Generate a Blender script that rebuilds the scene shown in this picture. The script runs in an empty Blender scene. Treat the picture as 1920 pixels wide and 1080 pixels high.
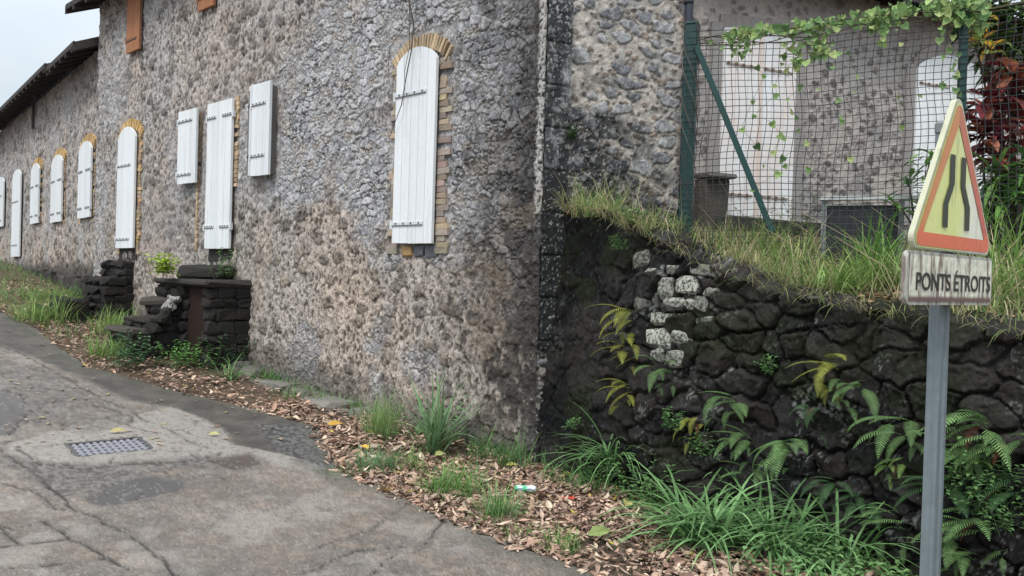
import bpy, math, random
import numpy as np
from mathutils import Vector, Matrix
SC = bpy.context.scene
COL = SC.collection
random.seed(7); RNG = np.random.default_rng(7)

# ------------------------------------------------------------------ camera
F = 1450.0; EYE = 1.6
PITCH = math.atan(16/F); ROLL = 0.03
fw = Vector((0, math.cos(PITCH), -math.sin(PITCH))); rt0 = Vector((1, 0, 0)); up0 = rt0.cross(fw)
RT = rt0*math.cos(ROLL)+up0*math.sin(ROLL); UP = up0*math.cos(ROLL)-rt0*math.sin(ROLL)
cam = bpy.data.cameras.new('camera'); camo = bpy.data.objects.new('camera', cam); COL.objects.link(camo)
M = Matrix(((RT.x, UP.x, -fw.x, 0), (RT.y, UP.y, -fw.y, 0), (RT.z, UP.z, -fw.z, EYE), (0, 0, 0, 1)))
camo.matrix_world = M
cam.sensor_width = 36; cam.lens = F/1920*36; cam.clip_end = 2000; cam.clip_start = 0.05
SC.camera = camo

# ------------------------------------------------------------------ light
SUN_EL = math.radians(58); SUN_AZ = math.radians(205)
w = bpy.data.worlds.new("World"); SC.world = w; w.use_nodes = True
nt = w.node_tree; nt.nodes.clear()
out = nt.nodes.new('ShaderNodeOutputWorld'); bg = nt.nodes.new('ShaderNodeBackground')
sky = nt.nodes.new('ShaderNodeTexSky'); sky.sky_type = 'NISHITA'; sky.sun_disc = False
sky.sun_elevation = SUN_EL; sky.sun_rotation = SUN_AZ
sky.air_density = 1.0; sky.dust_density = 2.0
tc = nt.nodes.new('ShaderNodeTexCoord'); ns = nt.nodes.new('ShaderNodeTexNoise'); ns.inputs['Scale'].default_value = 2.2
ns.inputs['Detail'].default_value = 5
mp = nt.nodes.new('ShaderNodeMapping'); mp.inputs['Scale'].default_value = (1, 1, 2.6)
cr = nt.nodes.new('ShaderNodeMapRange'); cr.inputs[1].default_value = .36; cr.inputs[2].default_value = .6
cr.inputs[3].default_value = .74; cr.inputs[4].default_value = .97
mx = nt.nodes.new('ShaderNodeMix'); mx.data_type = 'RGBA'
nt.links.new(tc.outputs['Generated'], mp.inputs[0]); nt.links.new(mp.outputs[0], ns.inputs['Vector'])
nt.links.new(ns.outputs['Fac'], cr.inputs[0]); nt.links.new(cr.outputs[0], mx.inputs[0])
nt.links.new(sky.outputs[0], mx.inputs[6]); mx.inputs[7].default_value = (5.5, 6.0, 6.3, 1)
sx = nt.nodes.new('ShaderNodeSeparateXYZ'); nt.links.new(tc.outputs['Generated'], sx.inputs[0])   # an overcast sky is brightest overhead
gr = nt.nodes.new('ShaderNodeMapRange'); gr.inputs[3].default_value = .55; gr.inputs[4].default_value = 2.0; nt.links.new(sx.outputs[2], gr.inputs[0])
gs = nt.nodes.new('ShaderNodeVectorMath'); gs.operation = 'SCALE'; nt.links.new(mx.outputs[2], gs.inputs[0]); nt.links.new(gr.outputs[0], gs.inputs['Scale'])
nt.links.new(gs.outputs[0], bg.inputs[0]); bg.inputs[1].default_value = 0.12
nt.links.new(bg.outputs[0], out.inputs[0])
sl = bpy.data.lights.new('sun', 'SUN'); sl.energy = 1.4; sl.angle = math.radians(14); sl.color = (1, .96, .9)
so = bpy.data.objects.new('sun', sl); COL.objects.link(so)
sd = Vector((math.sin(SUN_AZ)*math.cos(SUN_EL), math.cos(SUN_AZ)*math.cos(SUN_EL), math.sin(SUN_EL)))
so.rotation_euler = sd.to_track_quat('Z', 'Y').to_euler(); so.location = (0, 0, 30)
SC.view_settings.view_transform = 'Standard'; SC.view_settings.look = 'None'
SC.view_settings.exposure = 0.6; SC.view_settings.gamma = 1

# ------------------------------------------------------------------ numpy noise
def hsh(ix, iy, seed=0):
    a = (ix.astype(np.int64)*374761393 + iy.astype(np.int64)*668265263 + seed*1442695041) & 0xffffffff
    a = ((a ^ (a >> 13))*1274126177) & 0xffffffff
    a = ((a ^ (a >> 16))*2246822519) & 0xffffffff
    a = a ^ (a >> 15)
    return a.astype(np.float64)/4294967296.0
def vnoise(x, y, seed=0):
    ix = np.floor(x); iy = np.floor(y); fx = x-ix; fy = y-iy
    fx = fx*fx*(3-2*fx); fy = fy*fy*(3-2*fy)
    a = hsh(ix, iy, seed); b = hsh(ix+1, iy, seed); c = hsh(ix, iy+1, seed); d = hsh(ix+1, iy+1, seed)
    return (a*(1-fx)+b*fx)*(1-fy)+(c*(1-fx)+d*fx)*fy
def fbm(x, y, seed=0, o=4):
    r = 0; a = .5; t = 0
    for k in range(o):
        r = r+a*vnoise(x*2**k+k*17.3, y*2**k+k*9.1, seed+k); t += a; a *= .5
    return r/t
def vor(x, y, seed=0, jit=.85):
    ix = np.floor(x); iy = np.floor(y)
    F1 = np.full(x.shape, 9.); F2 = np.full(x.shape, 9.); I = np.zeros(x.shape); I2 = np.zeros(x.shape)
    for a in (-1, 0, 1):
        for b in (-1, 0, 1):
            cx = ix+a; cy = iy+b
            px = cx+.5+jit*(hsh(cx, cy, seed)-.5); py = cy+.5+jit*(hsh(cx, cy, seed+51)-.5)
            d = np.hypot(x-px, y-py); h = hsh(cx, cy, seed+99); h2 = hsh(cx, cy, seed+177)
            n = d < F1
            F2 = np.where(n, F1, np.minimum(F2, d)); I = np.where(n, h, I); I2 = np.where(n, h2, I2); F1 = np.where(n, d, F1)
    return F1, F2, I, I2
def vorf(x, y, seed=0, jit=1.):
    ix = np.floor(x); iy = np.floor(y)
    F1 = np.full(x.shape, 9.); F2 = np.full(x.shape, 9.); I = np.zeros(x.shape); I2 = np.zeros(x.shape); DX = np.zeros(x.shape); DY = np.zeros(x.shape)
    for a in (-1, 0, 1):
        for b in (-1, 0, 1):
            cx = ix+a; cy = iy+b
            px = cx+.5+jit*(hsh(cx, cy, seed)-.5); py = cy+.5+jit*(hsh(cx, cy, seed+51)-.5)
            d = np.hypot(x-px, y-py); n = d < F1
            F2 = np.where(n, F1, np.minimum(F2, d)); I = np.where(n, hsh(cx, cy, seed+99), I); I2 = np.where(n, hsh(cx, cy, seed+177), I2)
            DX = np.where(n, x-px, DX); DY = np.where(n, y-py, DY); F1 = np.where(n, d, F1)
    return F1, F2, I, I2, DX, DY
def sst(a, b, x):
    t = np.clip((x-a)/(b-a), 0, 1); return t*t*(3-2*t)
def mixc(a, b, f):
    a = np.asarray(a, float); b = np.asarray(b, float); f = np.asarray(f)[..., None]
    return a*(1-f)+b*f

# ------------------------------------------------------------------ layout geometry (metres; corner of the building and wall directions)
EYEV = np.array([0, 0, EYE])
def ray(px, py):
    u = (px-960)/F; v = -(py-540)/F
    d = fw+RT*u+UP*v
    return np.array([d.x, d.y, d.z])
CORN = np.array([.235, 6.71]); D1 = np.array([-.741, .672]); D1 /= np.linalg.norm(D1)
N1 = np.array([-D1[1], D1[0]])                       # outward (to the road)
if N1 @ (-CORN) < 0: N1 = -N1
def hit(P, D, px, py):                               # ray meets vertical plane: (distance along, z)
    r = ray(px, py); A = np.array([[r[0], -D[0]], [r[1], -D[1]]]); t, s = np.linalg.solve(A, P)
    return s, EYE+t*r[2]
SE = hit(CORN, D1, 180, 300)[0]                      # far end of the main facade
P2 = CORN+D1*SE-N1*.06; D2 = np.array([-.652, .758]); D2 /= np.linalg.norm(D2); N2 = np.array([-D2[1], D2[0]])
if N2 @ (-P2) < 0: N2 = -N2
DE = np.array([.921, .389]); DE /= np.linalg.norm(DE); NE = np.array([DE[1], -DE[0]])
PR = CORN+np.array([.0, -.03]); DR = np.array([.668, -.744]); DR /= np.linalg.norm(DR); NR = np.array([DR[1], -DR[0]])
if NR @ (-PR) < 0: NR = -NR
GS = [-30, -4, 0, 2.8, 4.8, 6.5, 9, 12, 16, 25, 60]; GZ = [-.5, -.05, 0, .15, .36, .52, .78, 1.12, 1.4, 1.9, 3.0]
def ground(x, y):
    s = (np.asarray(x)-CORN[0])*D1[0]+(np.asarray(y)-CORN[1])*D1[1]
    return np.interp(s, GS, GZ)
def gpt(px, py):                                     # pixel ray to ground
    r = ray(px, py); t = .5; 
    for k in range(4000):
        p = EYEV+r*t
        if p[2] < ground(p[0], p[1]): break
        t += .01
    return np.array([p[0], p[1], float(ground(p[0], p[1]))])
def on(P, D, s, z, N=None, off=0):
    q = P+D*s
    if N is not None: q = q+N*off
    return np.array([q[0], q[1], z])

# ------------------------------------------------------------------ object helpers
def link(o, parent=None):
    COL.objects.link(o)
    if parent: o.parent = parent
    return o
def tag(o, label=None, cat=None, group=None, kind=None):
    if label: o['label'] = label
    if cat: o['category'] = cat
    if group: o['group'] = group
    if kind: o['kind'] = kind
    return o
def empty(name, loc=(0, 0, 0)):
    o = bpy.data.objects.new(name, None); o.location = [float(a) for a in loc]; o.empty_display_size = .2
    COL.objects.link(o); return o
def mesh(name, V, Fc, mat, parent=None, cols=None, smooth=False):
    """V in world coordinates; made relative to the parent's location"""
    V = np.asarray(V, float).reshape(-1, 3).copy()
    m = bpy.data.meshes.new(name)
    if parent is not None:
        p = parent; off = np.zeros(3)
        while p is not None: off += np.array(p.location); p = p.parent
        loc = np.zeros(3)
    else:
        off = np.array([(V[:, 0].min()+V[:, 0].max())/2, (V[:, 1].min()+V[:, 1].max())/2, V[:, 2].min()]); loc = off
    V = V-off
    if isinstance(Fc, np.ndarray):
        n = len(Fc); k = Fc.shape[1]
        m.vertices.add(len(V)); m.vertices.foreach_set('co', V.ravel())
        m.loops.add(n*k); m.loops.foreach_set('vertex_index', Fc.astype(np.int32).ravel())
        m.polygons.add(n); m.polygons.foreach_set('loop_start', (np.arange(n)*k).astype(np.int32))
        m.update(calc_edges=True)
    else:
        m.from_pydata([tuple(v) for v in V], [], Fc); m.update()
    if cols is not None:
        c = np.asarray(cols, float); c4 = np.ones((len(V), 4)); c4[:, :3] = c
        ca = m.color_attributes.new('Col', 'FLOAT_COLOR', 'POINT'); ca.data.foreach_set('color', c4.ravel())
    m.polygons.foreach_set('use_smooth', [smooth]*len(m.polygons))
    if mat is not None: m.materials.append(mat)
    o = bpy.data.objects.new(name, m); o.location = loc; return link(o, parent)
def gridfaces(nu, nv, flip=False):
    i = np.arange(nu-1)[:, None]*nv+np.arange(nv-1)[None, :]
    f = np.stack([i, i+nv, i+nv+1, i+1], -1).reshape(-1, 4)
    return f[:, ::-1] if flip else f
class MB:
    def __init__(s): s.v = []; s.f = []; s.c = []
    def add(s, V, Fs, c=(.5, .5, .5)):
        b = len(s.v); V = [tuple(float(a) for a in v) for v in V]; s.v += V
        s.f += [tuple(int(i)+b for i in f) for f in Fs]
        c = np.asarray(c, float)
        s.c += [tuple(c)]*len(V) if c.ndim == 1 else [tuple(q) for q in c]
    def box(s, O, X, Y, Z, c=(.5, .5, .5), jit=0, bev=0):
        """O = corner, X Y Z edge vectors"""
        O, X, Y, Z = [np.asarray(a, float) for a in (O, X, Y, Z)]
        if bev:
            lx, ly, lz = [np.linalg.norm(a) for a in (X, Y, Z)]; V = []; 
            cen = O+(X+Y+Z)/2
            for ax in range(3):
                for sx in (-1, 1):
                    for sy in (-1, 1):
                        for sz in (-1, 1):
                            k = [lx/2-bev, ly/2-bev, lz/2-bev]; k[ax] += bev
                            V.append(cen+X/lx*sx*k[0]+Y/ly*sy*k[1]+Z/lz*sz*k[2]+RNG.normal(0, jit, 3))
            import bmesh
            bm = bmesh.new()
            for v in V: bm.verts.new(v)
            r = bmesh.ops.convex_hull(bm, input=bm.verts[:]); bm.verts.index_update()
            s.add([v.co[:] for v in bm.verts], [[v.index for v in f.verts] for f in bm.faces], c); bm.free(); return
        V = [O, O+X, O+X+Y, O+Y, O+Z, O+X+Z, O+X+Y+Z, O+Y+Z]
        V = [v+RNG.normal(0, jit, 3) if jit else v for v in V]
        s.add(V, [(0, 3, 2, 1), (4, 5, 6, 7), (0, 1, 5, 4), (1, 2, 6, 5), (2, 3, 7, 6), (3, 0, 4, 7)], c)
    def tube(s, pts, r, n=6, c=(.5, .5, .5), caps=True):
        pts = [np.asarray(p, float) for p in pts]; R = r if hasattr(r, '__len__') else [r]*len(pts)
        V = []; 
        for i, p in enumerate(pts):
            t = pts[min(i+1, len(pts)-1)]-pts[max(i-1, 0)]; t = t/(np.linalg.norm(t)+1e-9)
            a = np.cross(t, [0, 0, 1]) if abs(t[2]) < .9 else np.cross(t, [1, 0, 0]); a /= np.linalg.norm(a); b = np.cross(t, a)
            for k in range(n):
                th = 2*math.pi*k/n; V.append(p+R[i]*(a*math.cos(th)+b*math.sin(th)))
        Fs = [(i*n+k, i*n+(k+1) % n, (i+1)*n+(k+1) % n, (i+1)*n+k) for i in range(len(pts)-1) for k in range(n)]
        if caps: Fs += [tuple(range(n))[::-1], tuple((len(pts)-1)*n+k for k in range(n))]
        s.add(V, Fs, c)
    def build(s, name, mat, parent=None, smooth=False):
        return mesh(name, s.v, s.f, mat, parent, s.c, smooth)

# ------------------------------------------------------------------ materials
def mat_vc(name, rough=.9, bump=.5, bscale=60, var=.25, spec=.3, detail=6, translucent=0, streak=None, two=None, dist=.01):
    m = bpy.data.materials.new(name); m.use_nodes = True; t = m.node_tree; p = t.nodes['Principled BSDF']
    L = t.links.new; N = t.nodes.new
    at = N('ShaderNodeVertexColor'); at.layer_name = 'Col'
    tc = N('ShaderNodeTexCoord'); no = N('ShaderNodeTexNoise'); no.inputs['Scale'].default_value = bscale; no.inputs['Detail'].default_value = detail
    no.inputs['Roughness'].default_value = .65
    L(tc.outputs['Object'], no.inputs['Vector'])
    mr = N('ShaderNodeMapRange'); mr.inputs[1].default_value = .25; mr.inputs[2].default_value = .75
    mr.inputs[3].default_value = 1-var; mr.inputs[4].default_value = 1+var
    L(no.outputs['Fac'], mr.inputs[0])
    vm = N('ShaderNodeVectorMath'); vm.operation = 'SCALE'; L(at.outputs['Color'], vm.inputs[0]); L(mr.outputs[0], vm.inputs['Scale'])
    col = vm.outputs[0]
    if streak:
        mpn = N('ShaderNodeMapping'); mpn.inputs['Scale'].default_value = streak['scale']
        n2 = N('ShaderNodeTexNoise'); n2.inputs['Scale'].default_value = 1; n2.inputs['Detail'].default_value = 5; n2.inputs['Roughness'].default_value = .7
        L(tc.outputs['Object'], mpn.inputs[0]); L(mpn.outputs[0], n2.inputs['Vector'])
        m2 = N('ShaderNodeMapRange'); m2.inputs[1].default_value = streak['lo']; m2.inputs[2].default_value = streak['hi']
        m2.inputs[4].default_value = streak.get('amt', .8)
        L(n2.outputs['Fac'], m2.inputs[0])
        mm = N('ShaderNodeMix'); mm.data_type = 'RGBA'; L(m2.outputs[0], mm.inputs[0]); L(col, mm.inputs[6]); mm.inputs[7].default_value = (*streak['col'], 1)
        col = mm.outputs[2]
    L(col, p.inputs['Base Color']); p.inputs['Roughness'].default_value = rough; p.inputs['Specular IOR Level'].default_value = spec
    if bump:
        bn = N('ShaderNodeBump'); bn.inputs['Strength'].default_value = bump; bn.inputs['Distance'].default_value = dist
        L(no.outputs['Fac'], bn.inputs['Height']); L(bn.outputs[0], p.inputs['Normal'])
    if translucent:
        tr = N('ShaderNodeBsdfTranslucent'); L(col, tr.inputs[0]); ms = N('ShaderNodeMixShader'); ms.inputs[0].default_value = translucent
        o = t.nodes['Material Output']; L(p.outputs[0], ms.inputs[1]); L(tr.outputs[0], ms.inputs[2]); L(ms.outputs[0], o.inputs[0])
    return m
M_wall = mat_vc('rubble_masonry', .95, .9, 95, .5, .12, detail=4)
M_dark = mat_vc('algae_black_stone', .92, .9, 45, .5, .12)
M_lich = mat_vc('lichen_covered_stone', .95, .8, 60, .3, .1, streak=dict(scale=(38, 38, 38), lo=.47, hi=.56, col=(.045, .045, .04), amt=.9))
M_brick = mat_vc('ochre_brick', .95, .6, 60, .25, .15)
M_white = mat_vc('white_painted_wood', .55, .15, 25, .05, .35, streak=dict(scale=(18, 18, 1.2), lo=.50, hi=.78, col=(.42, .41, .38), amt=.55))
M_orange = mat_vc('orange_wood', .75, .3, 30, .2, .2, streak=dict(scale=(25, 25, 1.5), lo=.45, hi=.8, col=(.2, .12, .08), amt=.6))
M_iron = mat_vc('iron_strap', .7, .3, 60, .3, .3)
M_roof = mat_vc('weathered_roof', .9, .6, 20, .4, .2)
M_road = mat_vc('old_concrete_and_asphalt', .72, .9, 110, .5, .35, dist=.012, detail=4)
M_soil = mat_vc('soil', .95, .9, 40, .5, .1, dist=.03)
M_leaf = mat_vc('dry_leaves', .8, .3, 40, .3, .25)
M_green = mat_vc('green_blades', .6, .1, 30, .2, .35, translucent=.3)
M_post = mat_vc('green_painted_steel', .5, .15, 30, .2, .4, streak=dict(scale=(30, 30, 3), lo=.5, hi=.8, col=(.03, .035, .035), amt=.6))
M_wire = mat_vc('fence_wire', .6, 0, 10, .1, .4)
M_galv = mat_vc('galvanised_steel', .45, .08, 20, .18, .5, streak=dict(scale=(60, 60, 1.5), lo=.45, hi=.75, col=(.10, .13, .15), amt=.7))
M_sign = mat_vc('faded_sign_face', .45, .1, 30, .08, .45, streak=dict(scale=(22, 22, 2.0), lo=.56, hi=.72, col=(.16, .12, .09), amt=.55))
M_panel = mat_vc('stained_sign_panel', .55, .15, 30, .15, .35, streak=dict(scale=(34, 34, 4.0), lo=.50, hi=.60, col=(.13, .08, .07), amt=.85))
M_plain = mat_vc('plain_paint', .6, .1, 30, .1, .4)
M_rust = mat_vc('rusty_plate', .9, .5, 40, .4, .2)
M_door = mat_vc('weathered_white_door', .6, .15, 25, .05, .3, streak=dict(scale=(2.6, 2.6, .7), lo=.38, hi=.66, col=(.74, .54, .45), amt=.6))

# ------------------------------------------------------------------ ground sheet
def build_ground():
    a = np.concatenate([[-200, -100, -50, -30, -20], np.arange(-16, 12.01, .12), [16, 22, 35, 60, 120, 200]])
    b = np.concatenate([[-200, -100, -50, -25, -12, -6], np.arange(-4, 30, .12), [34, 40, 60, 120, 200]])
    X, Y = np.meshgrid(a, b, indexing='ij'); Z = ground(X, Y)-.01+.025*(fbm(X*2, Y*2, 3)-.5)
    c = mixc((.10, .075, .055), (.16, .12, .09), fbm(X*3, Y*3, 5))
    g = mesh('ground', np.stack([X, Y, Z], -1), gridfaces(len(a), len(b)), M_soil, None, c.reshape(-1, 3), True)
    tag(g, kind='structure')
build_ground()

# ------------------------------------------------------------------ road
EDGE_PX = [(-60, 560), (0, 585), (60, 615), (120, 660), (165, 692), (240, 712), (330, 738), (480, 772), (592, 802), (612, 850), (640, 890),
           (720, 925), (830, 975), (960, 1030), (1080, 1072), (1230, 1150)]
EDGE = np.array([gpt(*p)[:2] for p in EDGE_PX])
EDGE = np.vstack([EDGE[0]+(EDGE[0]-EDGE[1])/np.linalg.norm(EDGE[0]-EDGE[1])*25, EDGE, EDGE[-1]+np.array([.6, -1.0])*1.0, EDGE[-1]+np.array([3., -6.])])
def sd_poly(x, y, poly):
    """signed distance to a polyline; positive on its left side"""
    best = np.full(x.shape, 1e9); sg = np.ones(x.shape)
    for i in range(len(poly)-1):
        a = poly[i]; b = poly[i+1]; d = b-a; L2 = d@d
        t = np.clip(((x-a[0])*d[0]+(y-a[1])*d[1])/L2, 0, 1)
        ex = x-(a[0]+t*d[0]); ey = y-(a[1]+t*d[1]); q = np.hypot(ex, ey)
        cr_ = d[0]*(y-a[1])-d[1]*(x-a[0])
        n = q < best-1e-9; best = np.where(n, q, best); sg = np.where(n, np.sign(cr_), sg)
    return best*sg
def pd(x, y, pxs):                                   # distance to a crack polyline given as picture points on the road
    P = np.array([gpt(*p)[:2] for p in pxs]); return np.abs(sd_poly(x, y, P))
def inpoly(x, y, pxs, soft=.05):
    P = np.array([gpt(*p)[:2] for p in pxs]); ins = np.zeros(x.shape, bool); n = len(P)
    for i in range(n):
        a = P[i]; b = P[(i+1) % n]
        c = ((a[1] > y) != (b[1] > y)) & (x < (b[0]-a[0])*(y-a[1])/(b[1]-a[1]+1e-12)+a[0]); ins ^= c
    d = np.abs(sd_poly(x, y, np.vstack([P, P[:1]]))); d = np.where(ins, d, -d)
    return sst(-soft, soft, d)
GR = [gpt(*p) for p in ((116, 843), (246, 828), (304, 850), (152, 864))]
gc = sum(GR)/4; gu = (GR[1]-GR[0])+(GR[2]-GR[3]); GLU = np.linalg.norm(gu)/2; gu = gu/np.linalg.norm(gu)
gv = np.cross([0, 0, 1], gu); gv /= np.linalg.norm(gv); GLV = abs(((GR[3]-GR[0])@gv+(GR[2]-GR[1])@gv)/2)
if gv @ (GR[3]-GR[0]) < 0: gv = -gv
def build_road():
    th = np.arange(math.radians(38), math.radians(142), .00235); r = 2.0*1.0056**np.arange(0, 480)
    R, T = np.meshgrid(r, th, indexing='ij'); X = R*np.cos(T); Y = R*np.sin(T)
    wx = X+.05*(fbm(X*5, Y*5, 11)-.5); wy = Y+.05*(fbm(X*5, Y*5, 12)-.5)
    e = sd_poly(wx, wy, EDGE)                        # sign: road side
    cs = sd_poly(np.array([0.]), np.array([2.0]), EDGE)[0]
    if cs < 0: e = -e
    wx = X+.10*(fbm(X*3, Y*3, 13)-.5)+.03*(fbm(X*14, Y*14, 15)-.5); wy = Y+.10*(fbm(X*3, Y*3, 14)-.5)+.03*(fbm(X*14, Y*14, 16)-.5)
    n1 = fbm(X*1.3, Y*1.3, 20); n2 = fbm(X*6, Y*6, 21); n3 = fbm(X*40, Y*40, 22, 3); n4 = fbm(X*90, Y*90, 23, 2)
    base = mixc((.25, .225, .20), (.195, .178, .163), sst(.35, .65, n1)); base = mixc(base, (.25, .205, .17), .6*sst(.5, .7, n2)); base = base*np.array((.92, .88, .85))*(.78+.44*hsh(np.floor(X*110), np.floor(Y*110), 78))[..., None]; base = base*(.60+.75*fbm(X*16, Y*16, 24, 3))[..., None]*(.80+.4*fbm(X*60, Y*60, 25, 2))[..., None]; base = mixc(base, (.12, .108, .097), .40*sst(.52, .66, fbm(X*2.4, Y*2.4, 26, 4))); base = mixc(base, (.34, .31, .28), .45*sst(.54, .68, fbm(X*3.1+5, Y*3.1, 27, 4)))
    # dark smooth asphalt next to the leaf verge
    dk = inpoly(wx, wy, [(-400, 520), (0, 575), (165, 690), (592, 802), (640, 890), (560, 868), (440, 842), (420, 808), (330, 770), (240, 755), (120, 700), (0, 650), (-300, 560)], .06)
    base = mixc(base, mixc((.060, .055, .050), (.105, .094, .082), sst(.3, .7, n2)), dk*.92)
    wet = inpoly(wx, wy, [(470, 800), (592, 802), (640, 880), (600, 892), (530, 862)], .1); base = mixc(base, mixc((.05, .05, .052), (.17, .17, .17), n3 > .5), .7*wet)
    # worn rough asphalt: left patch, strip under the grate, dark oval
    p1 = inpoly(wx, wy, [(-300, 730), (0, 735), (50, 752), (48, 790), (30, 822), (-300, 830)], .05)
    p2 = inpoly(wx, wy, [(0, 858), (120, 880), (250, 872), (400, 860), (480, 865), (470, 885), (330, 885), (250, 905), (170, 930), (100, 938), (60, 900), (0, 880)], .05)
    p3 = inpoly(wx, wy, [(175, 945), (205, 912), (290, 900), (350, 912), (345, 928), (260, 945), (200, 958)], .03)
    p4 = inpoly(wx, wy, [(390, 868), (470, 858), (496, 874), (440, 886)], .04)
    p5 = inpoly(wx, wy, [(0, 700), (60, 690), (200, 760), (250, 800), (180, 822), (40, 800), (50, 752), (0, 735)], .05)
    conc = inpoly(wx, wy, [(30, 838), (110, 815), (250, 785), (330, 770), (420, 808), (440, 842), (560, 868), (540, 885), (480, 862), (350, 868), (160, 885), (60, 875), (10, 850)], .04)
    base = mixc(base, (.30, .275, .25), conc*.8*(.6+.8*(n3 > .42)))
    base = mixc(base, mixc((.085, .082, .085), (.14, .13, .125), n3), .85*p1)
    base = mixc(base, mixc((.075, .068, .064), (.2, .18, .165), sst(.35, .65, n3)), .85*np.maximum(p2, p5*.7))
    base = mixc(base, (.088, .084, .084), .9*p3); base = mixc(base, (.085, .065, .055), .85*p4)
    h = .004*(n3-.5)+.003*(n4-.5)+.02*(n1-.5)*.5-.01*p3-.006*p2-.012*p1+.010*conc*(1-p2)-.012*p4
    # cracks
    cr = np.full(X.shape, 9.)
    W = [([(-60, 820), (0, 850), (40, 880), (110, 930), (150, 965), (250, 1010), (330, 1080), (360, 1110)], .016),
         ([(90, 985), (150, 1025), (235, 1080)], .012), ([(-40, 1040), (60, 1028), (130, 1020)], .008), ([(-40, 1078), (80, 1070), (190, 1058)], .008),
         ([(0, 1000), (40, 1020), (50, 1030)], .006), ([(40, 850), (70, 877), (130, 880), (165, 888), (250, 875), (345, 872), (420, 858)], .012),
         ([(60, 900), (95, 902), (190, 900)], .009), ([(90, 938), (130, 937), (190, 925)], .011),
         ([(200, 770), (250, 790), (240, 802)], .012), ([(310, 810), (355, 835), (400, 850)], .006),
         ([(0, 735), (45, 745), (55, 765), (40, 790), (20, 822)], .010), ([(-20, 640), (60, 680), (150, 730), (240, 775), (275, 800)], .012),
         ([(560, 1085), (680, 1045), (790, 1032), (830, 985)], .004), ([(600, 1040), (700, 1000), (800, 930)], .003), ([(160, 650), (330, 700)], .004),
         ([(-40, 905), (60, 930), (110, 962), (150, 965)], .005), ([(-30, 992), (30, 1003), (90, 985)], .005)]
    for pxs, wd in W:
        d = pd(wx, wy, pxs)-wd*(-.35+1.5*n2+1.1*(fbm(X*22, Y*22, 28, 2)-.5)); cr = np.minimum(cr, d)
    sxr = X@np.ones(1) if False else None
    f1, f2, i1, i2 = vor(wx*1.6, wy*1.6, 31); cell = (f2-f1)/1.6-.004
    cell = np.where(((n1 > .60) & (n2 > .5)) | (p5 > .5), cell+.002, 9.); cr = np.minimum(cr, cell)
    k = 1-sst(-.002, .008, cr); halo = 1-sst(0, .05, cr)
    base = mixc(base, (.11, .095, .085), .35*halo); base = mixc(base, (.04, .034, .030), .95*k); h = h-.012*k
    # leaf debris stains and grit
    sp = hsh(np.floor(X*90), np.floor(Y*90), 77); base = base*(1+.0*sp[..., None])
    base = mixc(base, (.36, .33, .31), .35*(n4 > .74)*(1-dk)); base = mixc(base, (.07, .062, .058), .35*(n4 < .27)*(1-dk))
    base = mixc(base, (.10, .10, .075), .5*(1-sst(0, .25, e+.1*(n2-.5))))
    # hole for the grate
    gx = (X-gc[0])*gu[0]+(Y-gc[1])*gu[1]; gy = (X-gc[0])*gv[0]+(Y-gc[1])*gv[1]
    hole = (np.abs(gx) < GLU/2) & (np.abs(gy) < GLV/2)
    Z = ground(X, Y)+.03+h-.05*(1-sst(-.04, .01, e)); Z = np.where(hole, Z-.35, Z); base = np.where(hole[..., None], (.02, .02, .02), base)
    fc = gridfaces(len(r), len(th)); ev = e.ravel(); keep = (ev[fc] > -.05).all(1)
    V = np.stack([X, Y, Z], -1).reshape(-1, 3)
    # plain road beyond the detailed sheet (beside and behind the camera, and up the hill)
    mb = mesh('road', V, fc[keep], M_road, None, base.reshape(-1, 3), True); tag(mb, kind='structure')
    a = np.arange(-14, 10, .25); b = np.arange(-10, 3.0, .25); X, Y = np.meshgrid(a, b, indexing='ij')
    e = sd_poly(X, Y, EDGE); e = e*np.sign(cs); Z = ground(X, Y)+.022-.0*e; n = fbm(X*2, Y*2, 21)
    inner = np.hypot(X, Y)
    fc = gridfaces(len(a), len(b)); tv = np.arctan2(Y, X).ravel(); iv = inner.ravel()
    vis = (iv > 2.25) & (tv > math.radians(41)) & (tv < math.radians(139))
    keep = (e.ravel()[fc] > .1).all(1) & ~vis[fc].all(1)
    o = mesh('road', np.stack([X, Y, Z], -1), fc[keep], M_road, None, mixc((.2, .185, .17), (.15, .14, .13), n).reshape(-1, 3), True); tag(o, kind='structure')
build_road()

# drain grate
g = empty('drain_grate', (gc[0], gc[1], float(gc[2])+.03))
tag(g, 'rusty iron drain grate of square holes set flush in the cracked road', 'drain grate')
fr = MB(); ba = MB(); z0 = float(gc[2])+.012; U = gu*1.0; Vv = gv*1.0; up = np.array([0, 0, 1.])
O = np.array([gc[0], gc[1], z0]); slope = np.array([0, 0, 1.])
def gz(p): return np.array([p[0], p[1], float(ground(p[0], p[1]))+.008])
def gbar(mb, a, b, wd, h, c):
    A = gz(O+U*a[0]+Vv*a[1]); B = gz(O+U*b[0]+Vv*b[1]); d = (B-A)/np.linalg.norm(B-A); s = np.cross(d, up); s /= np.linalg.norm(s)
    mb.box(A-s*wd/2, B-A, s*wd, up*h, c)
hu, hv = GLU/2, GLV/2
for a, b in (((-hu-.02, -hv), (hu+.02, -hv)), ((-hu-.02, hv), (hu+.02, hv)), ((-hu, -hv), (-hu, hv)), ((hu, -hv), (hu, hv))): gbar(fr, a, b, .035, .03, (.09, .088, .09))
nb = 11
for k in range(1, nb): gbar(ba, (-hu+2*hu*k/nb, -hv), (-hu+2*hu*k/nb, hv), .026, .025, (.24, .24, .27))
for k in range(1, 5): gbar(ba, (-hu, -hv+2*hv*k/5), (hu, -hv+2*hv*k/5), .034, .0255, (.24, .24, .27))
fr.build('frame', M_iron, g); ba.build('bars', M_iron, g)

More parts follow.
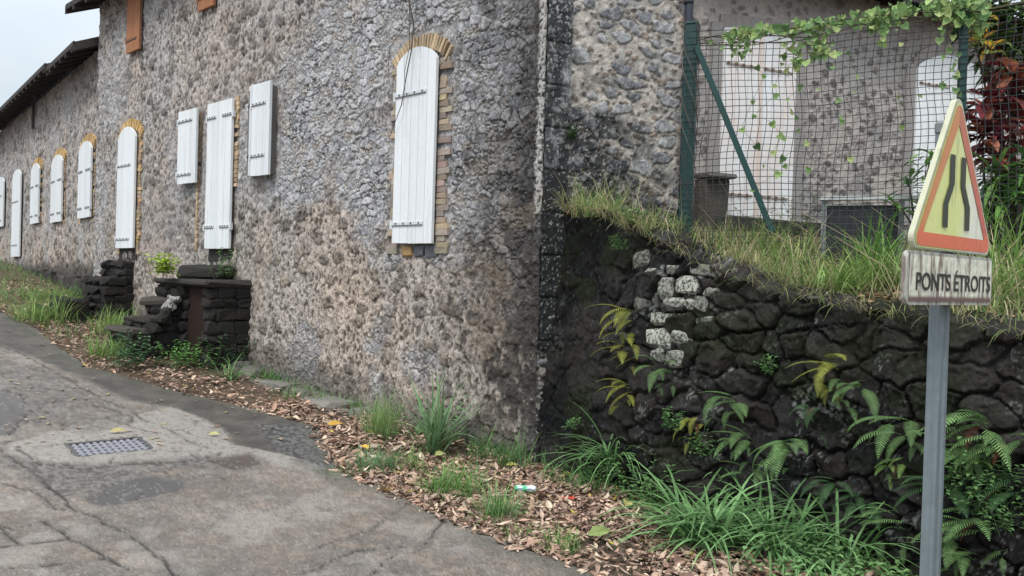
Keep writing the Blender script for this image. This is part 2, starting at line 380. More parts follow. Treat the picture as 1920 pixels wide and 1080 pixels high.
# ------------------------------------------------------------------ masonry fields
def blob(s, z, cs_, cz, rs, rz): return np.exp(-(((s-cs_)/rs)**2+((z-cz)/rz)**2))
def h1(px, py): return hit(CORN, D1, px, py)
def facade(s, z, gz_=None):
    n1 = fbm(s*.9, z*.9, 40); n2 = fbm(s*4, z*4, 41); n3 = fbm(s*22, z*16, 42, 4); n5 = fbm(s*60, z*45, 47, 3)
    # A: rough lime render of dark stone chips, shade of its pits painted in
    ws = s+.05*(fbm(s*12, z*12, 45)-.5); wz = z+.05*(fbm(s*12, z*12, 46)-.5)
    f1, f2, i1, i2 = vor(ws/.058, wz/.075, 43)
    nv = fbm(s*2.6, z*2.6, 148, 3); chip_shade = (i1 < .22+.6*sst(.3, .7, nv))*(1-sst(.14, .50, f1*(1+1.3*(n3-.5))+.4*(i2-.5)))*(.7+.3*i2)
    g1, g2, j1, j2 = vor(ws/.22+.2*n2, wz/.17, 44); big = (j1 < .30)*(1-sst(.30, .50, g1+.3*(n3-.5)))
    cA = mixc((.54, .49, .46), (.46, .45, .445), sst(.3, .65, n1)); cA = mixc(cA, (.50, .39, .31), .28*sst(.50, .75, fbm(s*2.2, z*2.2, 48)))
    cA = cA*(.45+1.1*n3)[..., None]*(.82+.36*fbm(s*7, z*5, 149, 3))[..., None]; cA = mixc(cA, (.72, .70, .68), .6*sst(.56, .78, n5)*(1-chip_shade))
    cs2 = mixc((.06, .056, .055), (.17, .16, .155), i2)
    cA = mixc(cA, mixc((.17, .165, .17), (.36, .32, .28), j2)*(.7+.6*n5)[..., None], big*.8); cA = mixc(cA, (.08, .075, .07), .6*(j1 < .30)*(1-sst(.0, .07, np.abs(g1+.3*(n3-.5)-.44)))); cA = mixc(cA, cs2, chip_shade*.95); cA = mixc(cA, (.07, .065, .06), .8*(1-sst(.28, .40, n5)))
    hA = .030*(n3-.5)-.010*chip_shade+.016*big+.014*(n5-.5)+.03*(fbm(s*7, z*5, 149, 3)-.5)
    # B: bare blue-grey rubble
    qx = s+.06*(fbm(s*7, z*7, 151, 3)-.5)+.035*(fbm(s*26, z*26, 152, 3)-.5); qz = z+.06*(fbm(s*7, z*7, 153, 3)-.5)+.035*(fbm(s*26, z*26, 154, 3)-.5)
    f1, f2, i1, i2 = vor(qx/.135+.6*(n2-.5), qz/.080+.6*(fbm(s*3, z*3, 49)-.5), 50, 1.0); ed = f2-f1
    e1, e2, k1, k2 = vor(qx/.065, qz/.045, 55, 1.0); inner = (i2 > .55)          # some cells are filled with small stones
    jt = np.where(inner, np.minimum(ed, .55*(e2-e1)), ed); i1 = np.where(inner, .5*i1+.5*k2, i1)
    st = sst(.015, .13, jt+.12*(n5-.5)); tilt = (i1-.5)*.018
    cB = mixc((.25, .26, .285), (.50, .505, .53), i1); cB = mixc(cB, (.42, .36, .31), .6*(i2 > .90)); cB = cB*(.50+.9*n3)[..., None]*np.array((.97, .95, .93))
    cB = mixc(cB, (.74, .74, .76), .6*sst(.52, .72, n5)); cB = mixc(mixc((.10, .095, .095), (.34, .31, .28), sst(.38, .62, n2)), cB, st)
    hB = .014*st+tilt*st-.012+.016*(n3-.5)+.012*(n5-.5)
    cA = mixc(cA*np.array((.86, .79, .72)), cA*np.array((.83, .81, .80)), sst(1.2, 3.2, z+.8*(n2-.5)))
    # zones
    mb = 0
    for px, py, a, b in ((640, 130, 1.0, .95), (600, 230, 1.15, .7), (690, 330, .6, .8), (560, 330, .8, .5), (930, 130, .55, 1.3), (880, 330, .55, .8), (740, 40, 1.3, .5), (900, 0, .8, .8), (960, 350, .3, .8)):
        q = h1(px, py); mb = np.maximum(mb, blob(s, z, q[0], q[1], a, b))
    mB_ = sst(.30, .62, mb+.7*(n2-.5)+.35*(fbm(s*1.5,z*1.5,57)-.5)); mB_ = np.maximum(mB_, .75*sst(.54, .66, fbm(s*1.4+3, z*1.4+1, 170, 3))); c = cA*(1-mB_[..., None])+cB*mB_[..., None]; h = hA*(1-mB_)+hB*mB_
    # grime: darker towards the corner, black growth by the ground
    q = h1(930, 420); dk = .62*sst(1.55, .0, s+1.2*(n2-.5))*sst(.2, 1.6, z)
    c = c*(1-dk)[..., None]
    blk = np.maximum(sst(.34, .02, s+.5*(n2-.5)-.04), sst(1.25, .0, s+1.5*(n2-.5)+.5*(n3-.5))*sst(3.3, .3, z)); blk = blk*(.35+.65*(n3 < .62))
    bl2 = sst(.50, .0, s+.9*(n2-.5)+.4*(n3-.5))*sst(3.4, 2.2, z); c = mixc(c, (.035, .034, .034), np.maximum(.80*blk*(.6+.4*sst(3.7, 1.5, z)), .9*bl2*(n5 < .62)))
    pt = sst(.50, .60, fbm(s*2.6+7, z*2.2, 160, 4))*sst(1.9, .5, s+.6*(n2-.5)); c = mixc(c, (.055, .05, .047), .65*pt*(.4+.6*(n3 < .56))); c = mixc(c, (.36, .29, .22), .22*sst(.52, .62, fbm(s*3+3, z*3, 161, 3))*sst(1.7, .6, s)*sst(3.2, 2.2, z))
    low = sst(.55, .1, z-(np.interp(s, GS, GZ) if gz_ is None else gz_)+.45*(n2-.5)); c = mixc(c, (.10, .095, .085), .7*low)
    bl = blob(s, z, *h1(890, 560), .5, .6); c = mixc(c, (.36, .28, .21), .28*bl*(n3 > .45))
    bl = sst(.50, .58, n2)*blob(s, z, *h1(950, 480), .5, .9); c = mixc(c, (.05, .045, .045), .85*bl)
    bl = blob(s, z, *h1(300, 420), 1.5, .6); c = mixc(c, (.25, .24, .24), .45*bl)
    # light calcite line down the corner
    ln = sst(.06, .02, np.abs(s-.045+.03*(n3-.5)))*sst(1.9, 2.4, z); c = mixc(c, (.55, .54, .52), .75*ln*(n5 > .42))
    return h, c
def sidewall(s, z):
    n1 = fbm(s*1.2, z*1.2, 60); n2 = fbm(s*5, z*5, 61); n3 = fbm(s*25, z*22, 62); n5 = fbm(s*70, z*60, 63, 3)
    ws = s+.10*(n2-.5)+.02*(n3-.5); wz = z+.08*(fbm(s*5, z*5, 64)-.5)+.02*(fbm(s*25, z*25, 65)-.5)
    f1, f2, i1, i2 = vor(ws/.23, wz/.135, 66, 1.0); r = .10+.42*i1; st = (i2 < .85)*sst(r-.03, r+.05, f2-f1+.16*(n3-.5))
    g1, g2, j1, j2 = vor(ws/.075+3, wz/.06, 67); r2 = .2+.25*j1; st2 = (j2 < .42)*(1-sst(r2-.04, r2+.05, g1))*(1-st)
    m = mixc((.50, .455, .41), (.36, .345, .325), sst(.35, .65, n2))*(.70+.6*n3)[..., None]
    cs1 = mixc((.15, .155, .17), (.40, .40, .41), i2*1.1)*(.45+1.1*n3)[..., None]; cs1 = mixc(cs1, (.5, .49, .48), .4*(n5 > .66))
    rim = (1-sst(.0, .09, np.abs(f2-f1-r+.03)))*(i2 < .85); c = mixc(m, (.17, .15, .13), .55*rim*(n3 < .55)); c = mixc(c, cs1, st); c = mixc(c, mixc((.13, .12, .12), (.28, .22, .18), j1), st2*.9)
    h = .022*(n3-.5)+.010*st-.008*rim+.006*(n5-.5)+.01*st2
    # corner blocks
    n6 = fbm(s*9, z*3, 166, 3); k = np.floor((z+.03)/.37); fz = (z+.03)/.37-k; wd = np.where(hsh(k, k*0, 5) > .5, .36, .23)+.04*(hsh(k, k*0, 6)-.5)
    q = (1-sst(wd-.015, wd+.01, s+.02*(n3-.5)))*(z > 1.0); jt = (1-sst(.012, .04, np.minimum(fz, 1-fz)+.02*(n3-.5)))
    cq = mixc((.05, .055, .06), (.30, .305, .32), hsh(k, k*0, 8))*(.3+1.4*n3)[..., None]; cq = mixc(cq, (.55, .55, .54), .6*(n5 > .60)); cq = mixc(cq, (.03, .03, .03), jt*.5*(n3 > .46)); cq = mixc(cq, (.018, .019, .021), sst(2.9, 2.2, z+.5*(n6-.5))*.95*(n5 < .68))
    cq = mixc(cq, (.035, .036, .04), .75*sst(.45, .6, n6)*sst(4.2, 3.4, z)); c = mixc(c, cq, q); h = h*(1-q)+q*(.02+.02*(n3-.5)-.015*jt)
    # black algae rising from the base
    top = 3.7-1.15*s+1.3*(n2-.5); bk = sst(.55, -.25, z-top)*(.55+.45*(n3 < .60)); c = mixc(c, (.03, .031, .033), .88*bk)
    c = mixc(c, (.5, .5, .48), .5*bk*(n5 > .70))
    return h, c
def annexwall(s, z):
    n2 = fbm(s*3, z*3, 71); n3 = fbm(s*25, z*22, 72); n5 = fbm(s*60, z*60, 73, 3)
    ws = s+.04*(n3-.5)+.06*(n2-.5); wz = z+.04*(fbm(s*25, z*25, 75)-.5)
    f1, f2, i1, i2 = vor(ws/.115, wz/.095, 76, 1.0); r = .25+.5*i1; st = (i2 < .78)*sst(r-.03, r+.05, f2-f1+.25*(n3-.5))
    m = mixc((.46, .415, .39), (.37, .35, .34), sst(.35, .65, n2))*(.85+.3*n3)[..., None]
    m = mixc(m, (.16, .145, .145), .7*sst(.42, .56, fbm(s*7, z*7, 77))*(n5 < .52)*sst(4.2, 3.4, z))
    cs1 = mixc((.10, .095, .10), (.27, .23, .21), i2*1.5)
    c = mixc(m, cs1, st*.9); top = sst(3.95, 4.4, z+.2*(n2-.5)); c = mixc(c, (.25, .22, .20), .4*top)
    h = .012*(n3-.5)+.012*st+.005*(n5-.5)
    return h, c
def leftwall(s, z):
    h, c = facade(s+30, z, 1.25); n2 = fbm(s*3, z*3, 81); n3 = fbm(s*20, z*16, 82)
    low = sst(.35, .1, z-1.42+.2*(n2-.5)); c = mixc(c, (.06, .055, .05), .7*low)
    eave_shade = sst(4.3, 5.3, z+.4*(n2-.5)); c = mixc(c, (.10, .09, .09), .35*eave_shade); return h, c  # shade of the eaves painted into the top of the wall
def retain(s, z):
    n2 = fbm(s*3, z*3, 91); n3 = fbm(s*18, z*18, 92); n5 = fbm(s*55, z*55, 93, 3)
    ws = s+.38*(fbm(s*1.6, z*1.6, 191)-.5)+.14*(n2-.5)+.04*(n3-.5); wz = z+.34*(fbm(s*1.6, z*1.6, 192)-.5)+.14*(fbm(s*3, z*3, 94)-.5)+.04*(fbm(s*18, z*18, 95)-.5)
    f1, f2, i1, i2, dx, dy = vorf(ws/.25, wz/.165, 96)
    mt = sst(.42, .60, fbm(s*2.3, z*2.3, 193, 3))      # joints partly filled with mortar and moss
    st = np.maximum(sst(.0, .16, f2-f1+.05*(n3-.5)), .45*mt*(n3+.3)); st = np.clip(st, 0, 1); r1 = hsh(np.floor(i1*9999), np.floor(i2*9999), 1)-.5; r2 = hsh(np.floor(i2*9999), np.floor(i1*9999), 2)-.5
    q1, q2, q3, q4, ex, ey = vorf(ws/.10+9, wz/.09, 196); fac = .11*(r1*dx+r2*dy)+.05*((q3-.5)*ex+(q4-.5)*ey)+.018*(q3-.5)
    bm_ = .30+.70*sst(.66, .98, s+.5*(n2-.5))                     # 0 = smooth black render beside the building, 1 = stones
    c = mixc((.016, .0155, .017), (.052, .048, .044), i1)*(.7+.6*q3)[..., None]*(.35+1.3*n3)[..., None]; c = mixc(c, (.040, .030, .024), .4*(i2 > .86)); c = mixc(c*.45, c, np.maximum(sst(.0, .14, f2-f1), mt)); c = mixc(c, (.12, .12, .115), .4*(n5 > .64)*(n2 > .5))
    lich = blob(s, z, .98, 1.45, .30, .42); lk = (i2 > .45)*lich; lc = .35*sst(.3, .6, lk)*sst(.02, .16, f2-f1)*(n3+.25*n5 > .60)
    n6 = fbm(s*7, z*7, 98, 3); lc = np.maximum(lc, (n6 > .72)*(n5 > .52)*sst(.3, 1.0, z)*.8)
    lc = np.maximum(lc, (n6 > .64)*(n5 > .66)*.45)
    c = mixc(c, mixc((.36, .37, .33), (.52, .53, .48), n5), lc*.85)
    d = mixc((.010, .011, .013), (.032, .032, .034), n3); dr = fbm(s*45, z*11, 97, 3); d = mixc(d, (.17, .18, .20), .7*(dr > .62)*(n5 > .60)*(n2 > .45)); d = mixc(d, (.07, .07, .075), .5*(n5 > .60)); mo = sst(.55, .65, fbm(s*4, z*3, 199, 3))*sst(1.4, .6, z); d = mixc(d, (.05, .055, .018), .6*mo)
    c = mixc(d, c, bm_)
    h = ((.045+.03*i1)*st+fac*st*.8+.014*(n3-.5)+.01*(n5-.5)+.05*(i2-.5)*sst(.05, .35, f2-f1))*bm_+(.03*(n3-.5)+.015*(n5-.5)+.03*(n2-.5)-.05)*(1-bm_)
    return h, c
def wallgrid(P, D, N, sv, zv, fn, flat=None, lift=None):
    S, Z = np.meshgrid(sv, zv, indexing='ij'); h, c = fn(S, Z)
    if flat is not None:
        m = flat(S, Z); h = h*(1-m)+(-.012)*m
    X = P[0]+D[0]*S+N[0]*h; Y = P[1]+D[1]*S+N[1]*h
    return np.stack([X, Y, Z], -1).reshape(-1, 3), c.reshape(-1, 3), (len(sv), len(zv))
def joinparts(parts):
    V = []; C = []; Fs = []; b = 0
    for v, c, f in parts: V.append(v); C.append(c); Fs.append(f+b); b += len(v)
    return np.vstack(V), np.vstack(C), np.vstack(Fs)
def boxarr(pts2, z0, z1, c):
    """prism on 4 ground points"""
    V = np.array([[p[0], p[1], z0] for p in pts2]+[[p[0], p[1], z1] for p in pts2])
    Fq = np.array([[3, 2, 1, 0], [4, 5, 6, 7], [0, 1, 5, 4], [1, 2, 6, 5], [2, 3, 7, 6], [3, 0, 4, 7]]); return V, np.tile(np.array(c, float), (8, 1)), Fq

# ------------------------------------------------------------------ openings on the facade (s0, s1, z bottom, z top, arch rise)
def opening(P, D, xl, xr, ym, xb, yb, xt, yt, rise, off=.07):
    P = P+(N1 if D is D1 else N2)*off
    a = hit(P, D, xl, ym)[0]; b = hit(P, D, xr, ym)[0]; zb = hit(P, D, xb, yb)[1]; zt = hit(P, D, xt, yt)[1]
    return min(a, b), max(a, b), zb, zt, rise
OP = dict(
    A=opening(CORN, D1, 740, 814, 290, 772, 456, 786, 87, .16),
    B=opening(CORN, D1, 386, 432, 330, 406, 466, 412, 190, 0),
    C=opening(CORN, D1, 333, 367, 275, 348, 344, 352, 206, 0, .10),
    D=opening(CORN, D1, 456, 506, 240, 478, 330, 482, 158, 0, .115),
    E=opening(CORN, D1, 219, 251, 350, 231, 465, 240, 237, .19))
def flat1(S, Z):
    m = np.zeros(S.shape)
    for k, (a, b, z0, z1, r) in OP.items():
        e = .16 if r else .05
        d = np.maximum(np.maximum(a-e-S, S-b-e), np.maximum(z0-.02-Z, Z-z1-e)); m = np.maximum(m, 1-sst(0, .04, d))
    return m
EAVE1 = 6.22
bld = empty('stone_building', (CORN[0], CORN[1], 0))
tag(bld, 'tall grey rubble stone building with white shutters at the street corner', 'building')
parts = []
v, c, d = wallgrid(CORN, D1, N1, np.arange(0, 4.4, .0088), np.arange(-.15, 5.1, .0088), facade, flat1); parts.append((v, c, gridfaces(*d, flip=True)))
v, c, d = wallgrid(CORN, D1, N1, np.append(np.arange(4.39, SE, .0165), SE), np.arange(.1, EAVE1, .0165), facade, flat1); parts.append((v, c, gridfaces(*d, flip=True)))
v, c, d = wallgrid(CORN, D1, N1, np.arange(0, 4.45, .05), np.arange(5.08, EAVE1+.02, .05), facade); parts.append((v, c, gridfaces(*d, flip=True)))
i1 = CORN-N1*.06; A1 = CORN+D1*(SE)-N1*.06
parts.append(boxarr([i1+DE*.06, A1, A1-N1*6, i1-N1*6], -.3, EAVE1, (.3, .28, .27)))  # closed box added behind the wall skin to stop sun leaking through
# far end face of the main block (stands proud of the lower wing)
V, C, Fx = joinparts(parts); mesh('facade_wall', V, Fx, M_wall, bld, C, True)
SX = hit(CORN, DE, 1287, 250)[0]
parts = []
v, c, d = wallgrid(CORN, DE, NE, np.arange(0, SX+.005, .0088), np.arange(-.15, 4.9, .0088), sidewall); parts.append((v, c, gridfaces(*d)))
v, c, d = wallgrid(CORN, DE, NE, np.arange(0, SX+.03, .05), np.arange(4.88, EAVE1, .05), sidewall); parts.append((v, c, gridfaces(*d)))
V, C, Fx = joinparts(parts); mesh('side_wall', V, Fx, M_wall, bld, C, True)

# roof of the main block: eaves boards, rafters and a sloping sheet
def roof(parent, P, D, N, s0, s1, ze, over, depth, rise, raft=.6, th=.05):
    mb = MB()
    a = P+D*s0+N*over; b = P+D*s1+N*over; A = P+D*s0-N*depth; B = P+D*s1-N*depth
    n = 40; U_ = (b-a); k = over/(over+depth)
    def pt(u, v, dz): q = a+(b-a)*u+(A-a)*v; return [q[0], q[1], ze-rise*k*.0+rise*v+dz]
    nu = max(2, int(np.linalg.norm(U_)/.12)); nv = 12
    for (dz, fl) in ((th, 0), (0, 1)):
        V = [pt(i/nu, j/nv, dz+(.018*abs(math.sin(i*1.57)) if dz else 0)+random.uniform(-.006, .006)) for i in range(nu+1) for j in range(nv+1)]
        Fs = [(i*(nv+1)+j, (i+1)*(nv+1)+j, (i+1)*(nv+1)+j+1, i*(nv+1)+j+1) for i in range(nu) for j in range(nv)]
        cc = [np.array((.055, .05, .055))*random.uniform(.6, 1.5) for _ in V]; mb.add(V, Fs, cc)
    mb.box(pt(0, 0, 0)-np.array([0, 0, .02]), np.array([*(b-a), 0]), np.array([*(-N*.03), 0]), np.array([0, 0, .09]), (.06, .055, .055))
    g1 = np.array(pt(0, 1, 0))-np.array(pt(0, 0, 0)); 
    for u in (0, 1): mb.box(np.array(pt(u, 0, -.10)), g1, np.array([*(D*.03), 0]), np.array([0, 0, .15]), (.07, .06, .06))
    r = mb.build('roof', M_roof, parent)
    rf = MB(); L_ = np.linalg.norm(b-a); k_ = int(L_/raft)
    for i in range(k_+1):
        p = np.array(pt((i+.3)/(k_+1), .0, -.10)); rf.box(p, g1*((over+.1)/(over+depth)), np.array([*(D*.07), 0]), np.array([0, 0, .09]), (.05, .042, .04))
    rf.build('rafters', M_roof, r); return r
roof(bld, CORN, D1, N1, -.3, SE+.38, EAVE1-.12, .42, 3.0, 1.6)

# ------------------------------------------------------------------ shutters and brick surrounds
def arch_z(u, rise, z1, flat_=False):               # u in 0..1
    return z1-rise*(1-math.sin(math.pi*min(max(u, 0), 1))**.62) if rise else z1
def shutter(parent, P, D, N, op, leaves=1, off=.05, col=(.74, .77, .80), mat=None, hinges=(.16, .9), name='shutter', dark=None, offs=None, hinge_side=1, boards=None, label=None):
    a, b, z0, z1, r = op; W = b-a; mat = mat or M_white
    for li in range(leaves):
        la = a+W*li/leaves; lb = a+W*(li+1)/leaves; mb = MB(); th = .032
        o0, o1 = (off, off) if offs is None else offs[li]
        nb_ = boards or max(2, int(round((lb-la)/.125)))
        for k in range(nb_):
            x0 = la+(lb-la)*k/nb_; x1 = la+(lb-la)*(k+1)/nb_; gap = .0022; n = 5
            top = [((x0+gap)+(x1-x0-2*gap)*i/n) for i in range(n+1)]
            def q(s, z, dd):
                f_ = (s-la)/(lb-la); return on(P, D, s, z, N, o0+(o1-o0)*f_+dd)
            jz = random.uniform(-.003, .003)
            fr_ = [q(t, z0+jz, 0) for t in top]+[q(t, arch_z((t-a)/W, r, z1), 0) for t in top]
            bk = [q(t, z0+jz, -th) for t in top]+[q(t, arch_z((t-a)/W, r, z1), -th) for t in top]
            m_ = n+1; V = fr_+bk; B_ = 2*m_; Fs = []
            for i in range(n):
                Fs += [(i, i+1, m_+i+1, m_+i), (B_+i+1, B_+i, B_+m_+i, B_+m_+i+1), (i+1, i, B_+i, B_+i+1), (m_+i, m_+i+1, B_+m_+i+1, B_+m_+i)]
            Fs += [(0, m_, B_+m_, B_), (n, B_+n, B_+m_+n, m_+n)]
            cc = np.array(col)*random.uniform(.95, 1.03); mb.add(V, Fs, cc)
        # dark batten plate behind so that the board gaps read dark
        sh = mb.build(name, mat, parent)
        if label: sh['label'] = label
        fl = MB(); fl.box(q(la+.012, z0+.02, -th-.003), np.array([*(D*(lb-la-.024)), 0])+np.array([*(N*(o1-o0)), 0]), np.array([*(-N*.012), 0]), np.array([0, 0, (z1-r-z0)-.04]), (.2, .2, .2))
        fl.build('backing', M_iron, sh)
        for hz in hinges:
            hb = MB(); zz = z0+(z1-r*.5-z0)*hz; 
            if leaves == 1: x0, x1 = (la+(lb-la)*.22, lb+.045) if hinge_side > 0 else (la-.045, lb-(lb-la)*.2)
            else: x0, x1 = (la-.03, la+(lb-la)*.75) if li == 0 else (la+(lb-la)*.25, lb+.03)
            x0c, x1c = max(x0, la), min(x1, lb)
            hb.box(q(x0c, zz-.014, .002), q(x1c, zz-.014, .002)-q(x0c, zz-.014, .002), np.array([*(N*.006), 0]), np.array([0, 0, .03]), np.array(col)*.8)
            n_ = 4
            for i in range(n_): 
                p = q(x0c+(x1c-x0c)*(i+.4)/n_, zz, .008); hb.box(p-np.array([0, 0, .006]), np.array([*(D*.014), 0]), np.array([*(N*.008), 0]), np.array([0, 0, .018]), (.13, .11, .10))
            hb.box(q(x0c, zz-.018, .003), q(x1c, zz-.018, .003)-q(x0c, zz-.018, .003), np.array([*(N*.010), 0]), np.array([0, 0, .006]), (.16, .16, .16))
            xe = x1 if (x1 > lb) else x0
            hb.box(q(lb if x1 > lb else la-.04, zz-.05, -.03), np.array([*(D*.04), 0]), np.array([*(N*.035), 0]), np.array([0, 0, .09]), np.array(col)*.85)
            hb.build('strap_hinge', M_iron, sh)
def surround(parent, P, D, N, op, wd=.10, seed=1, both=(1, 1), col0=(.40, .27, .14), patch=0, zlo=None):
    a, b, z0, z1, r = op; R_ = random.Random(seed); mb = MB(); W = b-a; zs = z1-r
    z = z0-.10 if zlo is None else zlo
    while z < zs:
        h = .056
        for sd_, ok in ((0, both[0]), (1, both[1])):
            if not ok or R_.random() < patch: continue
            L = wd*R_.choice((.75, 1, 1.35)); c = np.array(col0)*R_.uniform(.6, 1.25)*np.array((1, R_.uniform(.85, 1.1), R_.uniform(.8, 1.2))); k_ = .25+.5*R_.random(); c = (c*(1-k_)+np.array((.30, .28, .26))*k_)*R_.uniform(.8, 1.1)
            s0 = a-L+.015 if sd_ == 0 else b-.015
            mb.box(on(P, D, s0, z, N, -.03), np.array([*(D*L), 0]), np.array([*(N*(.036+R_.uniform(0, .010))), 0]), np.array([0, 0, h]), c, jit=.003)
        z += .060
    n = max(8, int(W*math.pi*.6/.06))
    for i in range(n+1):                             # arch voussoirs
        u = i/n; s = a-.05+(W+.10)*u; zt = arch_z(u, r, z1)+.0; ua = math.pi*(1-u)
        dirs = -math.cos(ua)*.0+(u-.5)*1.5; ln = math.hypot(dirs, 1); ds, dz = dirs/ln, 1/ln
        c = np.array(col0)*R_.uniform(.65, 1.25); L = .15*R_.uniform(.9, 1.08); tw = (W+.1)/n*.84
        o = on(P, D, s, zt-.01 if 0 < i < n else zs-.01, N, -.03)
        ax = np.array([*(D*ds*L), dz*L]); tx = np.array([*(D*dz*tw), -ds*tw])
        mb.box(o-tx/2, tx, np.array([*(N*(.045+R_.uniform(0, .01))), 0]), ax, c, jit=.003)
    mb.build('brick_surround', M_brick, parent)
shutter(bld, CORN, D1, N1, OP['A'], 1, .075, hinges=(.105, .80), hinge_side=1, boards=5, label='tall arched white shutter with dead twigs hanging over it')
surround(bld, CORN, D1, N1, OP['A'], .13, 3, patch=.12, col0=(.47, .36, .24))
shutter(bld, CORN, D1, N1, OP['B'], 2, .07, hinges=(.15, .90), boards=2)
shutter(bld, CORN, D1, N1, OP['C'], 1, .10, hinges=(.13, .86), boards=3)
a_, b_, z0_, z1_, r_ = OP['D']
sm = a_+(b_-a_)*.66
shutter(bld, CORN, D1, N1, (a_, sm, z0_, z1_, 0), 1, .125, hinges=(.22, .78), boards=3)
mb = MB(); mb.box(on(CORN, D1, a_+.05, z0_+.02, N1, 0), [*(D1*(b_-a_-.09)), 0], [*(N1*.075), 0], [0, 0, z1_-z0_-.06], (.16, .15, .14)); mb.build('window_box', M_iron, bld)
shutter(bld, CORN, D1, N1, (sm+.004, b_, z0_+.02, z1_+.02, 0), 1, .1, hinges=(.22, .78), boards=2, offs=[(.125, .05)])
shutter(bld, CORN, D1, N1, OP['E'], 1, .07, hinges=(.08, .72), boards=3)
surround(bld, CORN, D1, N1, OP['E'], .11, 5, col0=(.62, .42, .20))
# ochre brick strips beside the middle shutters
mb = MB()
for (px, y0, y1, wd) in ((445, 185, 350, .10), (374, 210, 470, .06), (513, 170, 325, .07)):
    s_ = h1(px, 270)[0]; za = h1(px, y1)[1]; zb_ = h1(px, y0)[1]; z = za
    while z < zb_:
        if random.random() > .05:
            L = wd*random.uniform(.7, 1.2); mb.box(on(CORN, D1, s_-L/2, z, N1, -.02), [*(D1*L), 0], [*(N1*.04), 0], [0, 0, .055], np.array((.50, .38, .26))*random.uniform(.6, 1.2), jit=.004)
        z += .060
    mb.build('brick_jamb', M_brick, bld); mb = MB()
# upper orange shutters
for xl, xr, xb, yb in ((246, 270, 258, 97), (379, 408, 392, 19)):
    a = hit(CORN, D1, xl, 50)[0]; b = hit(CORN, D1, xr, 50)[0]; zb = hit(CORN, D1, xb, yb)[1]
    shutter(bld, CORN, D1, N1, (min(a, b), max(a, b), zb, zb+1.0 if zb+1.0 < EAVE1-.1 else EAVE1-.12, 0), 1, .07, col=(.36, .16, .08), mat=M_orange, hinges=(.2,), boards=2, label='upper floor shutter of bare orange wood')
# dark strips painted as the shaded gap under the two doors
mb = MB()
for k, dz in (('B', .16), ('E', .18)):
    a, b, z0, z1, r = OP[k]; mb.box(on(CORN, D1, a, z0-dz, N1, -.05), [*(D1*(b-a)), 0], [*(N1*.055), 0], [0, 0, dz], (.05, .048, .045), jit=.004); mb.build('door_gap', M_dark, bld); mb = MB()
# sill stones under the big shutter
mb = MB(); a, b, z0, z1, r = OP['A']; x = a
for wv, cc in ((.16, (.14, .15, .17)), (.16, (.15, .16, .18)), (.15, (.42, .28, .14))):
    mb.box(on(CORN, D1, x, z0-.13, N1, -.04), [*(D1*wv), 0], [*(N1*.06), 0], [0, 0, .11], cc, jit=.008, bev=.015); x += wv+.02
mb.build('sill_stones', M_wall, bld)

# ------------------------------------------------------------------ lower wing to the left
LW = empty('lower_stone_building', (P2[0], P2[1], 0))
tag(LW, 'lower rubble stone wing with narrow arched shutters and sagging dark roof', 'building')
EV2 = hit(P2, D2, 170, 110)[1]
LOP = []
for xl, xr, yt, yb, xc in ((145, 168, 266, 408, 156), (94, 114, 291, 416, 104), (56, 71, 307, 419, 63), (21, 36, 319, 481, 28), (-7, 5, 332, 425, 0)):
    LOP.append(opening(P2, D2, xl, xr, (yt+yb)/2, xc, yb, xc, yt, .17))
def flat2(S, Z):
    m = np.zeros(S.shape)
    for a, b, z0, z1, r in LOP:
        d = np.maximum(np.maximum(a-.12-S, S-b-.12), np.maximum(z0-.02-Z, Z-z1-.14)); m = np.maximum(m, 1-sst(0, .04, d))
    return m
parts = []
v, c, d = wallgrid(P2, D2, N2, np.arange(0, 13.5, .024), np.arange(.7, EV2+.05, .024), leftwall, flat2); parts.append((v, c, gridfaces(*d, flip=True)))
q0 = P2-N2*.07; q1 = P2+D2*30-N2*.05; parts.append(boxarr([q0, q1, q1-N2*5, q0-N2*5], .2, EV2, (.3, .28, .27)))  # backing box added to keep sun from leaking through the wing
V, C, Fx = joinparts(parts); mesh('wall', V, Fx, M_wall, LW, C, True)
for i, op in enumerate(LOP):
    shutter(LW, P2, D2, N2, op, 2 if i < 3 else 1, .06, hinges=(.14, .66), boards=2)
    if i < 3: surround(LW, P2, D2, N2, op, .10, 11+i, col0=(.58, .40, .20), patch=.1 if i < 2 else .6)
# roof: three sagging lengths
s_a = hit(P2, D2, 140, 100)[0]
roof(LW, P2, D2, N2, .02, 2.4, EV2-.02, .45, 3.2, 1.7, .5)
roof(LW, P2, D2, N2, 2.4, 13.0, EV2+.05, .48, 3.2, 1.7, .5)
# plinth ledge along its foot
mb = MB(); x = .3
while x < 12:
    L = random.uniform(.35, .8); zz = 1.38+.02*x; mb.box(on(P2, D2, x, zz-.5, N2, -.05), [*(D2*L*.98), 0], [*(N2*random.uniform(.10, .18)), 0], [0, 0, .5+random.uniform(-.05, .04)], np.array((.07, .065, .06))*random.uniform(.6, 1.3), jit=.015, bev=.02); x += L
mb.build('plinth', M_dark, LW)
sp_ = hit(P2, D2, 68, 200)[0]; zt_ = hit(P2, D2, 68, 178)[1]; zb_ = hit(P2, D2, 70, 240)[1]
mb = MB(); mb.tube([on(P2, D2, sp_, zb_, N2, .06), on(P2, D2, sp_, zt_, N2, .06)], .035, 8, (.05, .05, .055)); mb.build('downpipe', M_iron, LW)

